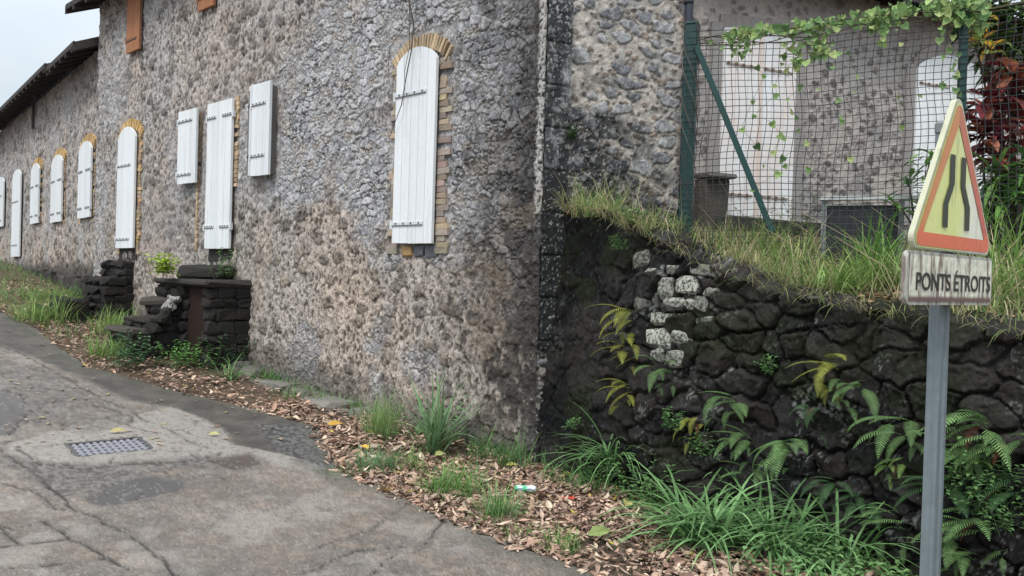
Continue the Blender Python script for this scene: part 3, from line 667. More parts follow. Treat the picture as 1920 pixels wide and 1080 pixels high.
# ------------------------------------------------------------------ annex with the two big doors
AX = empty('annex_building', (*(CORN+DE*SX), 2)); tag(AX, 'pink mortared stone annex with two white arched doors behind the wire fence', 'building')
EV3 = 4.58; ao = -.05; PA = CORN+NE*ao
v, c, d = wallgrid(PA, DE, NE, np.arange(SX, SX+6.5, .0115), np.arange(1.7, EV3+.1, .0115), annexwall)
q0 = PA+DE*SX-NE*.06; q1 = PA+DE*(SX+9)-NE*.06
V, C, Fx = joinparts([(v, c, gridfaces(*d)), boxarr([q0, q0-NE*5, q1-NE*5, q1], 1., EV3, (.4, .35, .32))]); mesh('wall', V, Fx, M_wall, AX, C, True)  # includes an added backing box that blocks sun leaks
roof(AX, PA, DE, NE, SX+.02, SX+8.5, EV3+.05, .3, 3.0, 1.3, .6)
def bigdoor(xl, xr, xc, yb, yt, rise, stain, lab):
    a = hit(PA, DE, xl, 250)[0]; b = hit(PA, DE, xr, 250)[0]; zb = hit(PA, DE, xc, yb)[1]; zt = hit(PA, DE, xc, yt)[1]
    W = b-a; d = empty('door', (0, 0, 0)); d.parent = AX; d['label'] = lab
    d.location = np.array(on(PA, DE, a, zb))-np.array(AX.location)
    for li in range(2):
        mb = MB(); la = a+W*li/2; nb_ = 3
        for k in range(nb_):
            x0 = la+W/2*k/nb_+.003; x1 = la+W/2*(k+1)/nb_-.003; n = 4; fr_ = []; bk = []
            for i in range(n+1):
                t = x0+(x1-x0)*i/n; fr_ += [on(PA, DE, t, zb, NE, .05), on(PA, DE, t, arch_z((t-a)/W, rise, zt), NE, .05)]; bk += [on(PA, DE, t, zb, NE, -.02), on(PA, DE, t, arch_z((t-a)/W, rise, zt), NE, -.02)]
            V = fr_+bk; B_ = len(fr_); Fs = []
            for i in range(n): j = 2*i; Fs += [(j, j+2, j+3, j+1), (j+1, j+3, B_+j+3, B_+j+1), (j+2, j, B_+j, B_+j+2)]
            Fs += [(0, 1, B_+1, B_), (2*n, B_+2*n, B_+2*n+1, 2*n+1)]
            mb.add(V, Fs, np.array((.80, .82, .84))*random.uniform(.97, 1.02))
        pnl = mb.build('leaf', M_door if stain else M_white, d)
        hb = MB()
        for zz in (.12, .8):
            zq = zb+(zt-zb)*zz; hb.box(on(PA, DE, la+.03, zq, NE, .052), [*(DE*W*.40), 0], [*(NE*.006), 0], [0, 0, .02], (.35, .3, .27))
            for i in range(4): hb.box(on(PA, DE, la+.04+W*.1*i, zq-.003, NE, .058), [*(DE*.025), 0], [*(NE*.01), 0], [0, 0, .026], (.16, .1, .07))
        hb.build('strap', M_iron, d)
    mb = MB(); mb.box(on(PA, DE, a+W/2-.022, zb, NE, .05), [*(DE*.044), 0], [*(NE*.018), 0], [0, 0, zt-zb-.03], (.70, .60, .55) if stain else (.7, .7, .7)); mb.build('meeting_strip', M_plain, d)
    mb = MB(); pb = .035
    for i in range(30):
        u = i/30; t0 = a-.03+(W+.06)*u; t1 = a-.03+(W+.06)*(u+1/30); zA = arch_z(u, rise, zt)
        mb.box(on(PA, DE, t0, zA+.005, NE, -.02), [*(DE*(t1-t0)), 0], [*(NE*.05), 0], [0, 0, .13], np.array((.33, .30, .285))*random.uniform(.9, 1.05))
    for s_ in (a-.13, b+.01): mb.box(on(PA, DE, s_, zb-.05, NE, -.02), [*(DE*.12), 0], [*(NE*.055), 0], [0, 0, zt-rise-zb+.1], (.33, .31, .30))
    mb.build('door_surround', M_wall, d)
    return a, b, zb
dA = bigdoor(1346, 1483, 1412, 413, 60, .03, True, 'white plank door stained with rust, with a dark step below')
dB = bigdoor(1709, 1845, 1777, 420, 106, .22, False, 'white arched plank door behind the warning sign')
mb = MB()  # dark threshold step and block at the first door
mb.box(on(PA, DE, dA[0]-.2, dA[2]-.14, NE, -.02), [*(DE*(dA[1]-dA[0]+.6)), 0], [*(NE*.28), 0], [0, 0, .13], (.05, .048, .045), jit=.01, bev=.02)
mb.build('threshold', M_dark, AX)
s_ = hit(PA, DE, 1300, 350)[0]; s2_ = hit(PA, DE, 1338, 350)[0]; zt_ = hit(PA, DE, 1315, 330)[1]
lb = empty('stone_block', on(PA, DE, s_, 2.0)); tag(lb, 'small dark block under a thin concrete slab beside the stained door', 'stone block')
mb = MB(); mb.box(on(PA, DE, s_-.04, 1.9, NE, .05), [*(DE*(s2_-s_+.02)), 0], [*(NE*.2), 0], [0, 0, zt_-.05-1.9], (.09, .08, .07), jit=.008, bev=.015); mb.build('block', M_dark, lb)
mb = MB(); mb.box(on(PA, DE, s_-.06, zt_-.045, NE, .05), [*(DE*(s2_-s_+.08)), 0], [*(NE*.27), 0], [0, 0, .04], (.16, .15, .14), jit=.004, bev=.008); mb.build('slab', M_dark, lb)
# dark pipe on the wall above the fence post
sp_ = hit(CORN, DE, 1281, 60)[0]
mb = MB(); mb.tube([on(CORN, DE, sp_, 2.1, NE, .07), on(CORN, DE, sp_+.005, 3.6, NE, .075), on(CORN, DE, sp_, 5.6, NE, .07)], .038, 10, (.035, .04, .055)); 
for z in (2.6, 3.5, 4.2, 5.0): mb.tube([on(CORN, DE, sp_, z, NE, .07), on(CORN, DE, sp_, z+.03, NE, .07)], .047, 10, (.05, .05, .06))
mb.build('downpipe', M_iron, bld, True)

# ------------------------------------------------------------------ retaining wall and terrace
TOPPX = [(1040, 385), (1100, 392), (1160, 420), (1200, 436), (1260, 468), (1330, 500), (1400, 525), (1480, 552), (1560, 570), (1650, 585), (1740, 600), (1830, 612), (1920, 628)]
TT = [hit(PR, DR, *p) for p in TOPPX]; TS = [-.3]+[t[0] for t in TT]+[9]; TZ = [TT[0][1]]+[t[1] for t in TT]+[TT[-1][1]-.15]
def topz(s): return np.interp(s, TS, TZ)
rw = empty('retaining_wall', (PR[0], PR[1], 0)); tag(rw, 'low black mossy rubble retaining wall with ferns and pale lichen patches', 'wall')
sv = np.arange(-.02, 6.4, .0085); S0 = np.concatenate([np.arange(0, 1, .0075), 1+np.arange(0, .36, .012)])
S, Q = np.meshgrid(sv, S0, indexing='ij')
tz = topz(S)+.05*(fbm(S*5, S*0, 101)-.5)+.035*(hsh(np.floor(S/.31), np.floor(S*0), 3)-.5)
Zr = np.where(Q < 1, -.12+Q*(tz+.12), tz); back = np.where(Q > 1, Q-1, 0)
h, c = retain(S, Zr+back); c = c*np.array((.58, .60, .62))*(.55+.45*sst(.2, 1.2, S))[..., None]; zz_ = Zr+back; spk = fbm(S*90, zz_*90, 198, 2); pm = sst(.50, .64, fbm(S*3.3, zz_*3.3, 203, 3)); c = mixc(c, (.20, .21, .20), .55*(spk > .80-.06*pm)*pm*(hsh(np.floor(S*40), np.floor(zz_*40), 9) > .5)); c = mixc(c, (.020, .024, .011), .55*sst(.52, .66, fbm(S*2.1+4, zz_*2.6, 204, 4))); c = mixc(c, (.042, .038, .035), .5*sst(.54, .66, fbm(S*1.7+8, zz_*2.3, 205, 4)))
rd = np.where(Q > 1, 1, 0)
h = np.where((Q < 1), h+.02*sst(.9, 1, Q), h); hh = h
off = np.where(Q > 1, -back, 0)
batter = -.10*np.clip(Zr, 0, 2.5)
X = PR[0]+DR[0]*S+NR[0]*(hh*(1-rd)+off+batter); Y = PR[1]+DR[1]*S+NR[1]*(hh*(1-rd)+off+batter); Z = Zr+rd*(h*.8-.015)
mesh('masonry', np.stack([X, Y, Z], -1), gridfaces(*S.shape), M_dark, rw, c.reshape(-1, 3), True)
NR3_ = np.array([*NR, 0]); DR3_ = np.array([*DR, 0])
def rpt(px, py, o=.05):                              # point on the retaining wall face
    s, z = hit(PR-NR*.1, DR, px, py); q = PR+DR*s+NR*(o-.10*max(z, 0)); return np.array([q[0], q[1], z])
# cap stones
mb = MB()
for px0, px1 in ((1440, 1510), (1512, 1560), (1560, 1640), (1640, 1738), (1752, 1830), (1832, 1925), (1195, 1245), (1250, 1300)):
    a = hit(PR, DR, px0, 560)[0]; b = hit(PR, DR, px1, 560)[0]; zt = float(min(topz(a), topz(b)))
    q = PR+DR*a+NR*(.03-.10*zt); hgt = random.uniform(.07, .12)
    mb.box([q[0], q[1], zt-hgt*.7], [*(DR*(b-a)*.97), float(topz(b)-topz(a))*.8], [*(-NR*.34), .02], [0, 0, hgt], np.array((.04, .038, .036))*random.uniform(.7, 1.4), jit=.014, bev=.03)
mb.build('cap_stones', M_dark, rw)
mb = MB()
for x0, y0, x1, y1, k in ((1222, 583, 1300, 607, 1), (1212, 612, 1262, 648, 1), (1262, 615, 1300, 645, 1), (1242, 556, 1310, 580, .8), (1232, 522, 1262, 556, .9), (1264, 516, 1310, 552, 1), (1204, 500, 1232, 536, .8), (1246, 494, 1270, 512, .7), (1290, 490, 1335, 518, .9), (1255, 652, 1292, 688, .8), (1322, 540, 1350, 556, .6), (1182, 470, 1212, 500, .55), (1226, 650, 1252, 676, .6), (1302, 556, 1330, 580, .5), (1350, 505, 1380, 525, .5), (1190, 556, 1216, 582, .45), (1304, 586, 1340, 610, .45)):
    a = rpt(x0, y1, .0); b = rpt(x1, y1, .0); t_ = rpt(x0, y0, .0); L = float(np.linalg.norm((b-a)[:2])); H = t_[2]-a[2]
    mb.box(a-NR3_*.10+DR3_*.004, DR3_*(L-.008), NR3_*(.155+random.uniform(0, .02)), np.array([0, 0, H-.006]), np.array((.46, .47, .41))*k*random.uniform(.7, 1), jit=.010, bev=min(.03, H*.22))
mb.build('lichened_stones', M_lich, rw)
# terrace soil
sv = np.arange(-.1, 9, .09); uv = np.linspace(0, 1, 60); S, U_ = np.meshgrid(sv, uv, indexing='ij')
FX = PR[0]+DR[0]*S-NR[0]*.30; FY = PR[1]+DR[1]*S-NR[1]*.30
bx = CORN[0]+DE[0]*(S*1.0-.05); by = CORN[1]+DE[1]*(S*1.0-.05)
X = FX*(1-U_)+bx*U_; Y = FY*(1-U_)+by*U_
def terz_u(S, U_): return (topz(S)-.06)*(1-U_**.8)+(2.17-.0*S)*U_**.8
Z = terz_u(S, U_)+.05*(fbm(X*3, Y*3, 111)-.5)
te = mesh('terrace_ground', np.stack([X, Y, Z], -1), gridfaces(*S.shape), M_soil, None, mixc((.09, .075, .05), (.14, .11, .07), fbm(X*4, Y*4, 112)).reshape(-1, 3), True); tag(te, kind='structure')
def terr(s, u):
    f = PR+DR*s-NR*.30; b = CORN+DE*(s-.05); q = f*(1-u)+b*u; return np.array([q[0], q[1], float(terz_u(np.array(s), np.array(u)))])

# ------------------------------------------------------------------ stone stairs on the facade
def fpt(s, w_, z): q = CORN+D1*s+N1*w_; return np.array([q[0], q[1], z])
def block(mb, s0, s1, w0, w1, z0, z1, c, jit=.012, bev=.02):
    mb.box(fpt(s0, w0, z0), [*(D1*(s1-s0)), 0], [*(N1*(w1-w0)), 0], [0, 0, z1-z0], np.array(c)*random.uniform(.8, 1.2), jit=jit, bev=bev)
def rubble(mb, s0, s1, w0, w1, z0, z1, c=(.030, .028, .027)):
    """a solid of coursed stones (only outer faces matter)"""
    z = z0
    while z < z1-.03:
        h = min(random.uniform(.11, .17), z1-z); s = s0
        block(mb, s0+.03, s1-.03, w0, w1-.03, z, z+h, c, .004)
        while s < s1-.02:
            L = min(random.uniform(.18, .34), s1-s); block(mb, s, s+L*.97, max(w0, w1-.22), w1+random.uniform(-.03, .03), z+.004, z+h*.97, c, .022, .035)
            s += L
        x = w0
        while x < w1-.2:
            L = min(random.uniform(.18, .32), w1-x); 
            for e in (s0, s1-.2): block(mb, e-(.015 if e == s0 else -.015), e+.2, x, x+L*.97, z+.004, z+h*.97, c)
            x += L
        z += h
DK = (.030, .028, .027)
st = empty('stone_stairs', fpt(5.5, 0, .3)); tag(st, 'mossy black stone stairs with overhanging slab and hollow side below the double shutter door', 'stairs')
sA, sB = 4.88, 6.35
mb = MB(); block(mb, sA-.05, sB, -.02, .62, 1.40, 1.48, (.05, .047, .042), .012, .03); mb.build('landing_slab', M_dark, st)
mb = MB(); block(mb, 5.25, sB-.1, -.02, .34, 1.48, 1.67, DK, .02, .04); mb.build('upper_step', M_dark, st)
mb = MB(); rubble(mb, sA, 5.06, -.05, .56, .1, 1.40); mb.build('pier', M_dark, st)
mb = MB(); rubble(mb, 5.52, sB, .2, .58, .1, 1.40); mb.build('pier', M_dark, st)
mb = MB(); mb.box(fpt(5.02, .49, .3), [*(D1*.52), 0], [*(N1*.02), 0], [0, 0, 1.1], (.028, .017, .014)); mb.build('rusty_panel', M_rust, st)
for w0, w1, z1 in ((.56, .72, 1.20), (.70, .96, .98), (.96, 1.16, .82)):
    mb = MB(); rubble(mb, 5.66, sB+.05, w0-.1, w1, .25, z1-.07); block(mb, 5.62, sB+.1, w0-.02, w1+.02, z1-.075, z1, (.06, .053, .046), .016, .025); mb.build('step', M_dark, st)
mb = MB()
for k in range(9): block(mb, 5.5+random.random()*.15, 5.62+random.random()*.15, .56+.05*k, .66+.05*k, 1.22-.07*k, 1.31-.07*k, (.4, .4, .38) if k in (1, 2) else DK, .025, .02)
mb.build('loose_stones', M_lich, st)
st2 = empty('stone_stairs', fpt(9, 0, .8)); tag(st2, 'narrow crumbling black stone steps below the arched single shutter door', 'stairs')
for w0, w1, z1 in ((-.02, .16, 1.70), (.12, .42, 1.44)):
    mb = MB(); rubble(mb, 8.55, 9.5, w0-.03, w1, .6, z1); mb.build('step', M_dark, st2)
bo = empty('stone_block', fpt(8.9, .9, .75)); tag(bo, 'squat dark mossy stone block at the road edge beside tall grass', 'stone block')
mb = MB(); block(mb, 8.6, 9.35, .6, 1.0, .6, 1.10, DK, .03, .06); mb.build('block', M_dark, bo)
mb = MB(); block(mb, 8.8, 9.2, .98, 1.25, .55, .98, DK, .04, .09); mb.build('boulder', M_dark, bo)
# low kerb stones along the foot of the facade
x = 2.2; i = 0
kb = empty('foot_kerb', fpt(3.4, .2, .15)); tag(kb, 'broken pale kerb stones lying along the foot of the corner facade', 'kerb')
while x < 5.0:
    L = random.uniform(.35, .75); z = float(np.interp(x, GS, GZ)); mb = MB(); block(mb, x, x+L*.96, -.03, random.uniform(.22, .36), z-.1, z+random.uniform(.02, .08), (.20, .19, .17), .035, .03)
    mb.build('kerb_stone', M_wall, kb); x += L

# ------------------------------------------------------------------ fence
FP = np.array([1.335, 6.25]); FD = np.array([3.2-1.335, -.75]); FD /= np.linalg.norm(FD); FN = np.array([FD[1], -FD[0]])
if FN @ (-FP) < 0: FN = -FN
fe = empty('wire_fence', (*FP, 2.1)); tag(fe, 'green steel post fence with dark square wire mesh on the terrace', 'fence')
GP = (.007, .046, .044)
s2 = hit(FP, FD, 1806, 90)[0]
def fq(s, z, o=0): q = FP+FD*s+FN*o; return np.array([q[0], q[1], z])
for s_, w_, zb in ((.05, .10, 1.85), (s2, .055, 1.6)):
    mb = MB(); p = fq(s_-w_/2, zb, -w_/2); zt = 3.68 if s_ < .1 else 3.95
    mb.box(p, [*(FD*w_), 0], [*(FN*w_), 0], [0, 0, zt-zb], GP, bev=.006); mb.box(fq(s_-w_/2-.004, zt, -w_/2-.004), [*(FD*(w_+.008)), 0], [*(FN*(w_+.008)), 0], [0, 0, .02], (.02, .06, .06), bev=.004)
    for z in (2.4, 2.9, 3.4): mb.box(fq(s_-w_/2-.003, z, w_/2-.01), [*(FD*(w_+.006)), 0], [*(FN*.016), 0], [0, 0, .025], (.02, .05, .05))
    mb.build('post', M_post, fe)
a = fq(.10, hit(FP, FD, 1292, 92)[1], .03); sb, zb = hit(FP, FD, 1450, 425); b = fq(sb, zb-.05, .03)
mb = MB(); d_ = b-a; side = np.cross(d_, [*FN, 0]); side /= np.linalg.norm(side); mb.box(a-side*.022, d_, side*.045, [*(FN*.045), 0], GP, bev=.004); mb.build('brace', M_post, fe)
mb = MB(); smax = s2+1.9; rnd = np.random.default_rng(5)
def warp(s, z):
    o = .05*math.sin(s*2.3+1)*math.sin((z-1.9)*1.6)+.012*math.sin(s*9+z*3); dz = -.03*math.sin(s*1.7)*(z-1.9)/1.7+.012*math.sin(s*5.1+z*2)+.05*max(0, s-.1)*.25
    ds = .012*math.sin(z*4.3+s*2)+.01*math.sin(z*9+s)
    return fq(s+ds, z+dz, o*.5+.045)
ztop = 3.60
s = .02
while s < smax:
    pts = [warp(s, z) for z in np.arange(1.75, ztop+.01, .11)]; mb.tube(pts, .0029, 3, (.035, .038, .04), caps=False); s += .0508
z = 1.78
while z < ztop+.02:
    pts = [warp(s, z) for s in np.arange(.0, smax, .13)]; mb.tube(pts, .0036 if abs((z-1.78) % .6) < .03 else .0029, 3, (.035, .038, .04), caps=False); z += .0508
mb.build('wire_mesh', M_wire, fe)

# grey frame with dark panel behind the fence
fr = MB(); OFF = .30; BP = FP-FN*OFF
s0, z0 = hit(BP, FD, 1546, 371); s1_, z1_ = hit(BP, FD, 1692, 358); s2b, _ = hit(BP, FD, 1775, 352); zl = 1.7
def bq(s, z, o=0): q = BP+FD*s+FN*o; return np.array([q[0], q[1], z])
gf = empty('low_barrier', bq(s0, zl)); tag(gf, 'low pale grey framed barrier with dark panel behind the wire fence', 'barrier')
for ss in (s0, s1_, s2b+.2):
    mb = MB(); mb.box(bq(ss-.018, zl, -.02), [*(FD*.036), 0], [*(FN*.04), 0], [0, 0, z0-zl-.02], (.22, .24, .25)); mb.build('post', M_galv, gf)
mb = MB(); mb.box(bq(s0-.03, z0-.02, -.04), [*(FD*(s2b-s0+.3)), 0], [*(FN*.08), 0], [0, 0, .028], (.6, .63, .65)); mb.build('top_rail', M_plain, gf)
mb = MB(); mb.box(bq(s0+.02, zl, -.01), [*(FD*(s1_-s0-.04)), 0], [*(-FN*.012), 0], [0, 0, z0-zl-.06], (.025, .03, .035)); mb.build('panel', M_plain, gf)

# ------------------------------------------------------------------ warning sign
SD = np.array([math.cos(math.radians(39)), math.sin(math.radians(39))]); SN = np.array([SD[1], -SD[0]])
ZS = 2.83; r = ray(1758, 700); t = ZS/(r@np.array([fw.x, fw.y, fw.z])); PC = (EYEV+r*t)[:2]
rr = ray(1765, 470); 
sg = empty('road_warning_sign', (PC[0], PC[1], 0)); tag(sg, 'faded triangular road narrows sign with PONTS ÉTROITS plate on grey steel post', 'road sign')
SF = PC+SN*.07                                       # sign plane
def sgp(x, z, o=0): q = SF+SD*x+SN*o; return np.array([q[0], q[1], z])
zTb = hit(SF, SD, 1781, 472)[1]; zTt = hit(SF, SD, 1797, 172)[1]; xl_ = hit(SF, SD, 1705, 440)[0]; xr_ = hit(SF, SD, 1857, 450)[0]; xc_ = (xl_+xr_)/2+.01
zPb = hit(SF, SD, 1779, 572)[1]; zPt = hit(SF, SD, 1779, 476)[1]
HT = zTt-zTb; WT = xr_-xl_
print('sign', WT, HT, zTb, zPb, PC)
def rpoly(pts, rad, n=7):
    out_ = []; m_ = len(pts)
    for i in range(m_):
        p0, p1, p2 = [np.array(pts[(i+k) % m_], float) for k in (-1, 0, 1)]
        a = (p0-p1)/np.linalg.norm(p0-p1); b = (p2-p1)/np.linalg.norm(p2-p1); ang = math.acos(np.clip(a@b, -1, 1)); tl = rad/math.tan(ang/2)
        bis = (a+b)/np.linalg.norm(a+b); cen = p1+bis*rad/math.sin(ang/2); s_ = p1+a*tl-cen; e_ = p1+b*tl-cen
        a0 = math.atan2(s_[1], s_[0]); a1 = math.atan2(e_[1], e_[0]); da = (a1-a0+math.pi) % (2*math.pi)-math.pi
        for k in range(n+1): out_.append(cen+rad*np.array([math.cos(a0+da*k/n), math.sin(a0+da*k/n)]))
    return out_
def plate(mb, pts, o0, o1, c, lip=0):
    n = len(pts); V = [sgp(p[0], p[1], o1) for p in pts]+[sgp(p[0], p[1], o0) for p in pts]
    Fs = [tuple(range(n)), tuple(range(2*n-1, n-1, -1))]+[((i+1) % n, i, n+i, n+(i+1) % n) for i in range(n)]
    mb.add(V, Fs, c)
def tri(inset):
    hx = WT/2-inset*1.45; return [(xc_-hx, zTb+inset), (xc_+hx, zTb+inset), (xc_+.0, zTt-inset*2.05)]
def hollow(outer, inner, o, cfun):
    n = len(outer); V = [sgp(p[0], p[1], o) for p in outer]+[sgp(p[0], p[1], o) for p in inner]
    return V, [(i, (i+1) % n, n+(i+1) % n, n+i) for i in range(n)], [cfun(p) for p in list(outer)+list(inner)]
e_ = .010
mb = MB(); plate(mb, rpoly([(xc_-WT/2-e_*.9, zTb), (xc_+WT/2+e_*.9, zTb), (xc_, zTt+e_*1.0)], .036), -.018, 0, (.50, .50, .36)); mb.build('triangle_plate', M_sign, sg)
def facec(p):
    u = (p[0]-xc_)/WT*2+.15*math.sin(p[1]*9); f = min(max((u+.05)*3, 0), 1)*(1 if p[1] < zTb+HT*.45 else .25); return np.array((.66, .70, .27))*(1-f)+np.array((.74, .74, .62))*f
mb = MB()
fo = rpoly(tri(.004), .032, 9)
# face as a fine fan grid so that the fading shows
def filled(mb, poly, o, cf, rings=8):
    cen = sum(np.array(p) for p in poly)/len(poly); n = len(poly); V = []; C_ = []
    for k in range(rings+1):
        for p in poly: q = cen+(np.array(p)-cen)*(1-k/rings*.999); V.append(sgp(q[0], q[1], o)); C_.append(cf(q))
    Fs = [(k*n+i, k*n+(i+1) % n, (k+1)*n+(i+1) % n, (k+1)*n+i) for k in range(rings) for i in range(n)]
    mb.add(V, Fs, C_)
def dens(poly, n=12):
    o_ = []
    for i in range(len(poly)):
        a, b = np.array(poly[i]), np.array(poly[(i+1) % len(poly)]); m_ = n if np.linalg.norm(b-a) > .1 else 1
        o_ += [a+(b-a)*k/m_ for k in range(m_)]
    return o_
filled(mb, dens(fo), .002, facec); mb.build('face', M_sign, sg)
def redc(p):
    u = (p[0]-xc_)/WT*2; v_ = (p[1]-zTb)/HT
    if v_ < .12: return np.array((.66, .15, .07))
    return np.array((.58, .23, .08)) if u < .0 else np.array((.52, .10, .08))*(1-v_*.6)+np.array((.46, .20, .07))*v_*.6
def resamp(poly, n=120):
    P = [np.array(p) for p in poly]+[np.array(poly[0])]; L = [0]
    for i in range(len(P)-1): L.append(L[-1]+np.linalg.norm(P[i+1]-P[i]))
    o_ = []
    for k in range(n):
        t = L[-1]*k/n; i = max(j for j in range(len(L)-1) if L[j] <= t+1e-9); f = (t-L[i])/(L[i+1]-L[i]+1e-9); o_.append(P[i]+(P[i+1]-P[i])*f)
    return o_
no = 3
Tn = tri(.010); Ti = tri(.056)
outer = []; inner = []; ro = rpoly(Tn, .028, 9); ri = rpoly(Ti, .004, 9)
for i in range(len(ro)):
    a, b = np.array(ro[i]), np.array(ro[(i+1) % len(ro)]); c_, d_ = np.array(ri[i]), np.array(ri[(i+1) % len(ri)])
    m_ = 14 if (i+1) % 10 == 0 else 1
    for k in range(m_): outer.append(a+(b-a)*k/m_); inner.append(c_+(d_-c_)*k/m_)
mb = MB(); mb.add(*hollow(outer, inner, .004, redc)); mb.build('red_border', M_sign, sg)
# the two bent black lines
mb = MB(); hT = HT
def line(side):
    zb_, z1_, z2_, zt_ = [zTb+HT*k for k in (.145, .29, .42, .60)]
    xo, xi, lw = .092, .046, .040
    x_b = xc_+side*xo; x_t = xc_+side*xi
    L_ = [(x_b-lw/2, zb_), (x_b+lw/2, zb_), (x_b+lw/2, z1_), (x_t+lw/2, z2_), (x_t+lw/2, zt_), (x_t-lw/2, zt_), (x_t-lw/2, z2_), (x_b-lw/2, z1_)]
    V = [sgp(p[0], p[1], .006) for p in L_]; mb.add(V, [(0, 1, 2, 7), (7, 2, 3, 6), (6, 3, 4, 5)], (.045, .05, .035))
line(-1); line(1); mb.build('road_narrows_symbol', M_plain, sg)
# lower plate
PW = WT+.035; x0 = xc_-PW/2; x1 = xc_+PW/2
PLO = rpoly([(x0, zPb), (x1, zPb), (x1, zPt), (x0, zPt)], .03)
mb = MB(); plate(mb, PLO, -.02, 0, (.40, .40, .35)); mb.build('plate', M_panel, sg)
mb = MB()
n_ = 40; m_ = 14; V = []; C_ = []
for i in range(n_+1):
    for j in range(m_+1):
        x = x0+.014+(PW-.028)*i/n_; z = zPb+.012+(zPt-zPb-.024)*j/m_; V.append(sgp(x, z, .002)); v_ = j/m_; f = random.random()
        C_.append(np.array((.80, .80, .66))*(1-.3*f) if v_ > .12 else np.array((.16, .10, .09)))
mb.add(V, [(i*(m_+1)+j, (i+1)*(m_+1)+j, (i+1)*(m_+1)+j+1, i*(m_+1)+j+1) for i in range(n_) for j in range(m_)], C_); mb.build('plate_face', M_panel, sg)
fc_ = bpy.data.curves.new('lettering', 'FONT'); fc_.body = 'PONTS ÉTROITS'; fc_.size = .1; fc_.offset = .0018; fc_.extrude = .0
to = bpy.data.objects.new('tmp', fc_); COL.objects.link(to); bpy.context.view_layer.update()
dg = bpy.context.evaluated_depsgraph_get(); tm = bpy.data.meshes.new_from_object(to.evaluated_get(dg))
tv = np.array([v.co[:] for v in tm.vertices]); tf = [list(p.vertices) for p in tm.polygons]; bpy.data.objects.remove(to)
mn, mxx = tv.min(0), tv.max(0); wT_ = PW*.86; hT_ = (zPt-zPb)*.42
tvs = [sgp(xc_-PW/2+.06+(v[0]-mn[0])/(mxx[0]-mn[0])*(PW-.085), zPb+(zPt-zPb)*.27+(v[1]-mn[1])/(mxx[1]-mn[1])*hT_, .0045) for v in tv]
mesh('lettering', tvs, tf, M_plain, sg, np.tile(np.array((.03, .03, .025)), (len(tvs), 1)))
# post: folded galvanised channel with a cap
mb = MB(); pw, pdp = .082, .042; lean = np.array([*(SD*.0), 0])
def pq(x, y, z): q = PC+SD*x+SN*y; return np.array([q[0], q[1], z])
prof = [(-pw/2, -pdp/2), (-pw/2, pdp/2-.006), (-pw/2+.006, pdp/2), (-.016, pdp/2), (-.010, pdp/2-.006), (.010, pdp/2-.006), (.016, pdp/2), (pw/2-.006, pdp/2), (pw/2, pdp/2-.006), (pw/2, -pdp/2)]
n = len(prof); zt = hit(PC, SD, 1763, 228)[1]
V = [pq(x, y, -.2) for x, y in prof]+[pq(x, y, zt) for x, y in prof]; mb.add(V, [(i, (i+1) % n, n+(i+1) % n, n+i) for i in range(n)]+[tuple(range(n, 2*n))], (.17, .205, .22)); mb.build('post', M_galv, sg)
mb = MB(); mb.box(pq(-pw/2-.005, -pdp/2-.005, zt-.045), [*(SD*(pw+.01)), 0], [*(SN*(pdp+.01)), 0], [0, 0, .052], (.20, .21, .22), bev=.01); mb.build('cap', M_plain, sg)
mb = MB()
for z in (zTb+.10, zTb+HT*.5, zPb+.06): mb.box(pq(-pw/2-.006, -pdp/2-.006, z), [*(SD*(pw+.012)), 0], [*(SN*(pdp+.035)), 0], [0, 0, .03], (.3, .32, .33))
mb.build('clamp', M_galv, sg)

# ------------------------------------------------------------------ vegetation builders
def nrm(v): v = np.asarray(v, float); return v/(np.linalg.norm(v)+1e-9)
G1 = (.13, .26, .07); G2 = (.20, .35, .09); G3 = (.30, .40, .13); GD = (.05, .10, .03); ST = (.52, .45, .28); GB = (.08, .19, .07)
def blade(mb, p, az, L, wd, lean, droop, c, n=5, tw=0.):
    p = np.array(p, float); d = np.array([math.cos(az)*math.sin(lean), math.sin(az)*math.sin(lean), math.cos(lean)]); h = np.array([math.cos(az+tw), math.sin(az+tw), 0]); sdv = np.array([-h[1], h[0], 0])
    V = []; C_ = []; el = math.pi/2-lean; hz = np.array([math.cos(az), math.sin(az), 0])
    for i in range(n+1):
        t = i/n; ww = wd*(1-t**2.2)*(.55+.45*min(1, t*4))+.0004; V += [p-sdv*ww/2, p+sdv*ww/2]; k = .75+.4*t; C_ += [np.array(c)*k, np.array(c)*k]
        e = el-droop*t; p = p+(hz*math.cos(e)+np.array([0, 0, math.sin(e)]))*L/n
    mb.add(V, [(2*i, 2*i+1, 2*i+3, 2*i+2) for i in range(n)], C_)
TL = 1.5
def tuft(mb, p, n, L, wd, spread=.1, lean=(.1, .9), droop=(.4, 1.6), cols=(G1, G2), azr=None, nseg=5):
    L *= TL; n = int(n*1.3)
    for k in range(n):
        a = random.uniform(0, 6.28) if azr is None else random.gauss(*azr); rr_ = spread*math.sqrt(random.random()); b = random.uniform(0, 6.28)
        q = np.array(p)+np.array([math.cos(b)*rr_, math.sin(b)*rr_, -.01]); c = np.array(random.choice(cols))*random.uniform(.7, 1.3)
        blade(mb, q, a, L*random.uniform(.5, 1.1), wd*random.uniform(.7, 1.2), random.uniform(*lean), random.uniform(*droop), c, nseg)
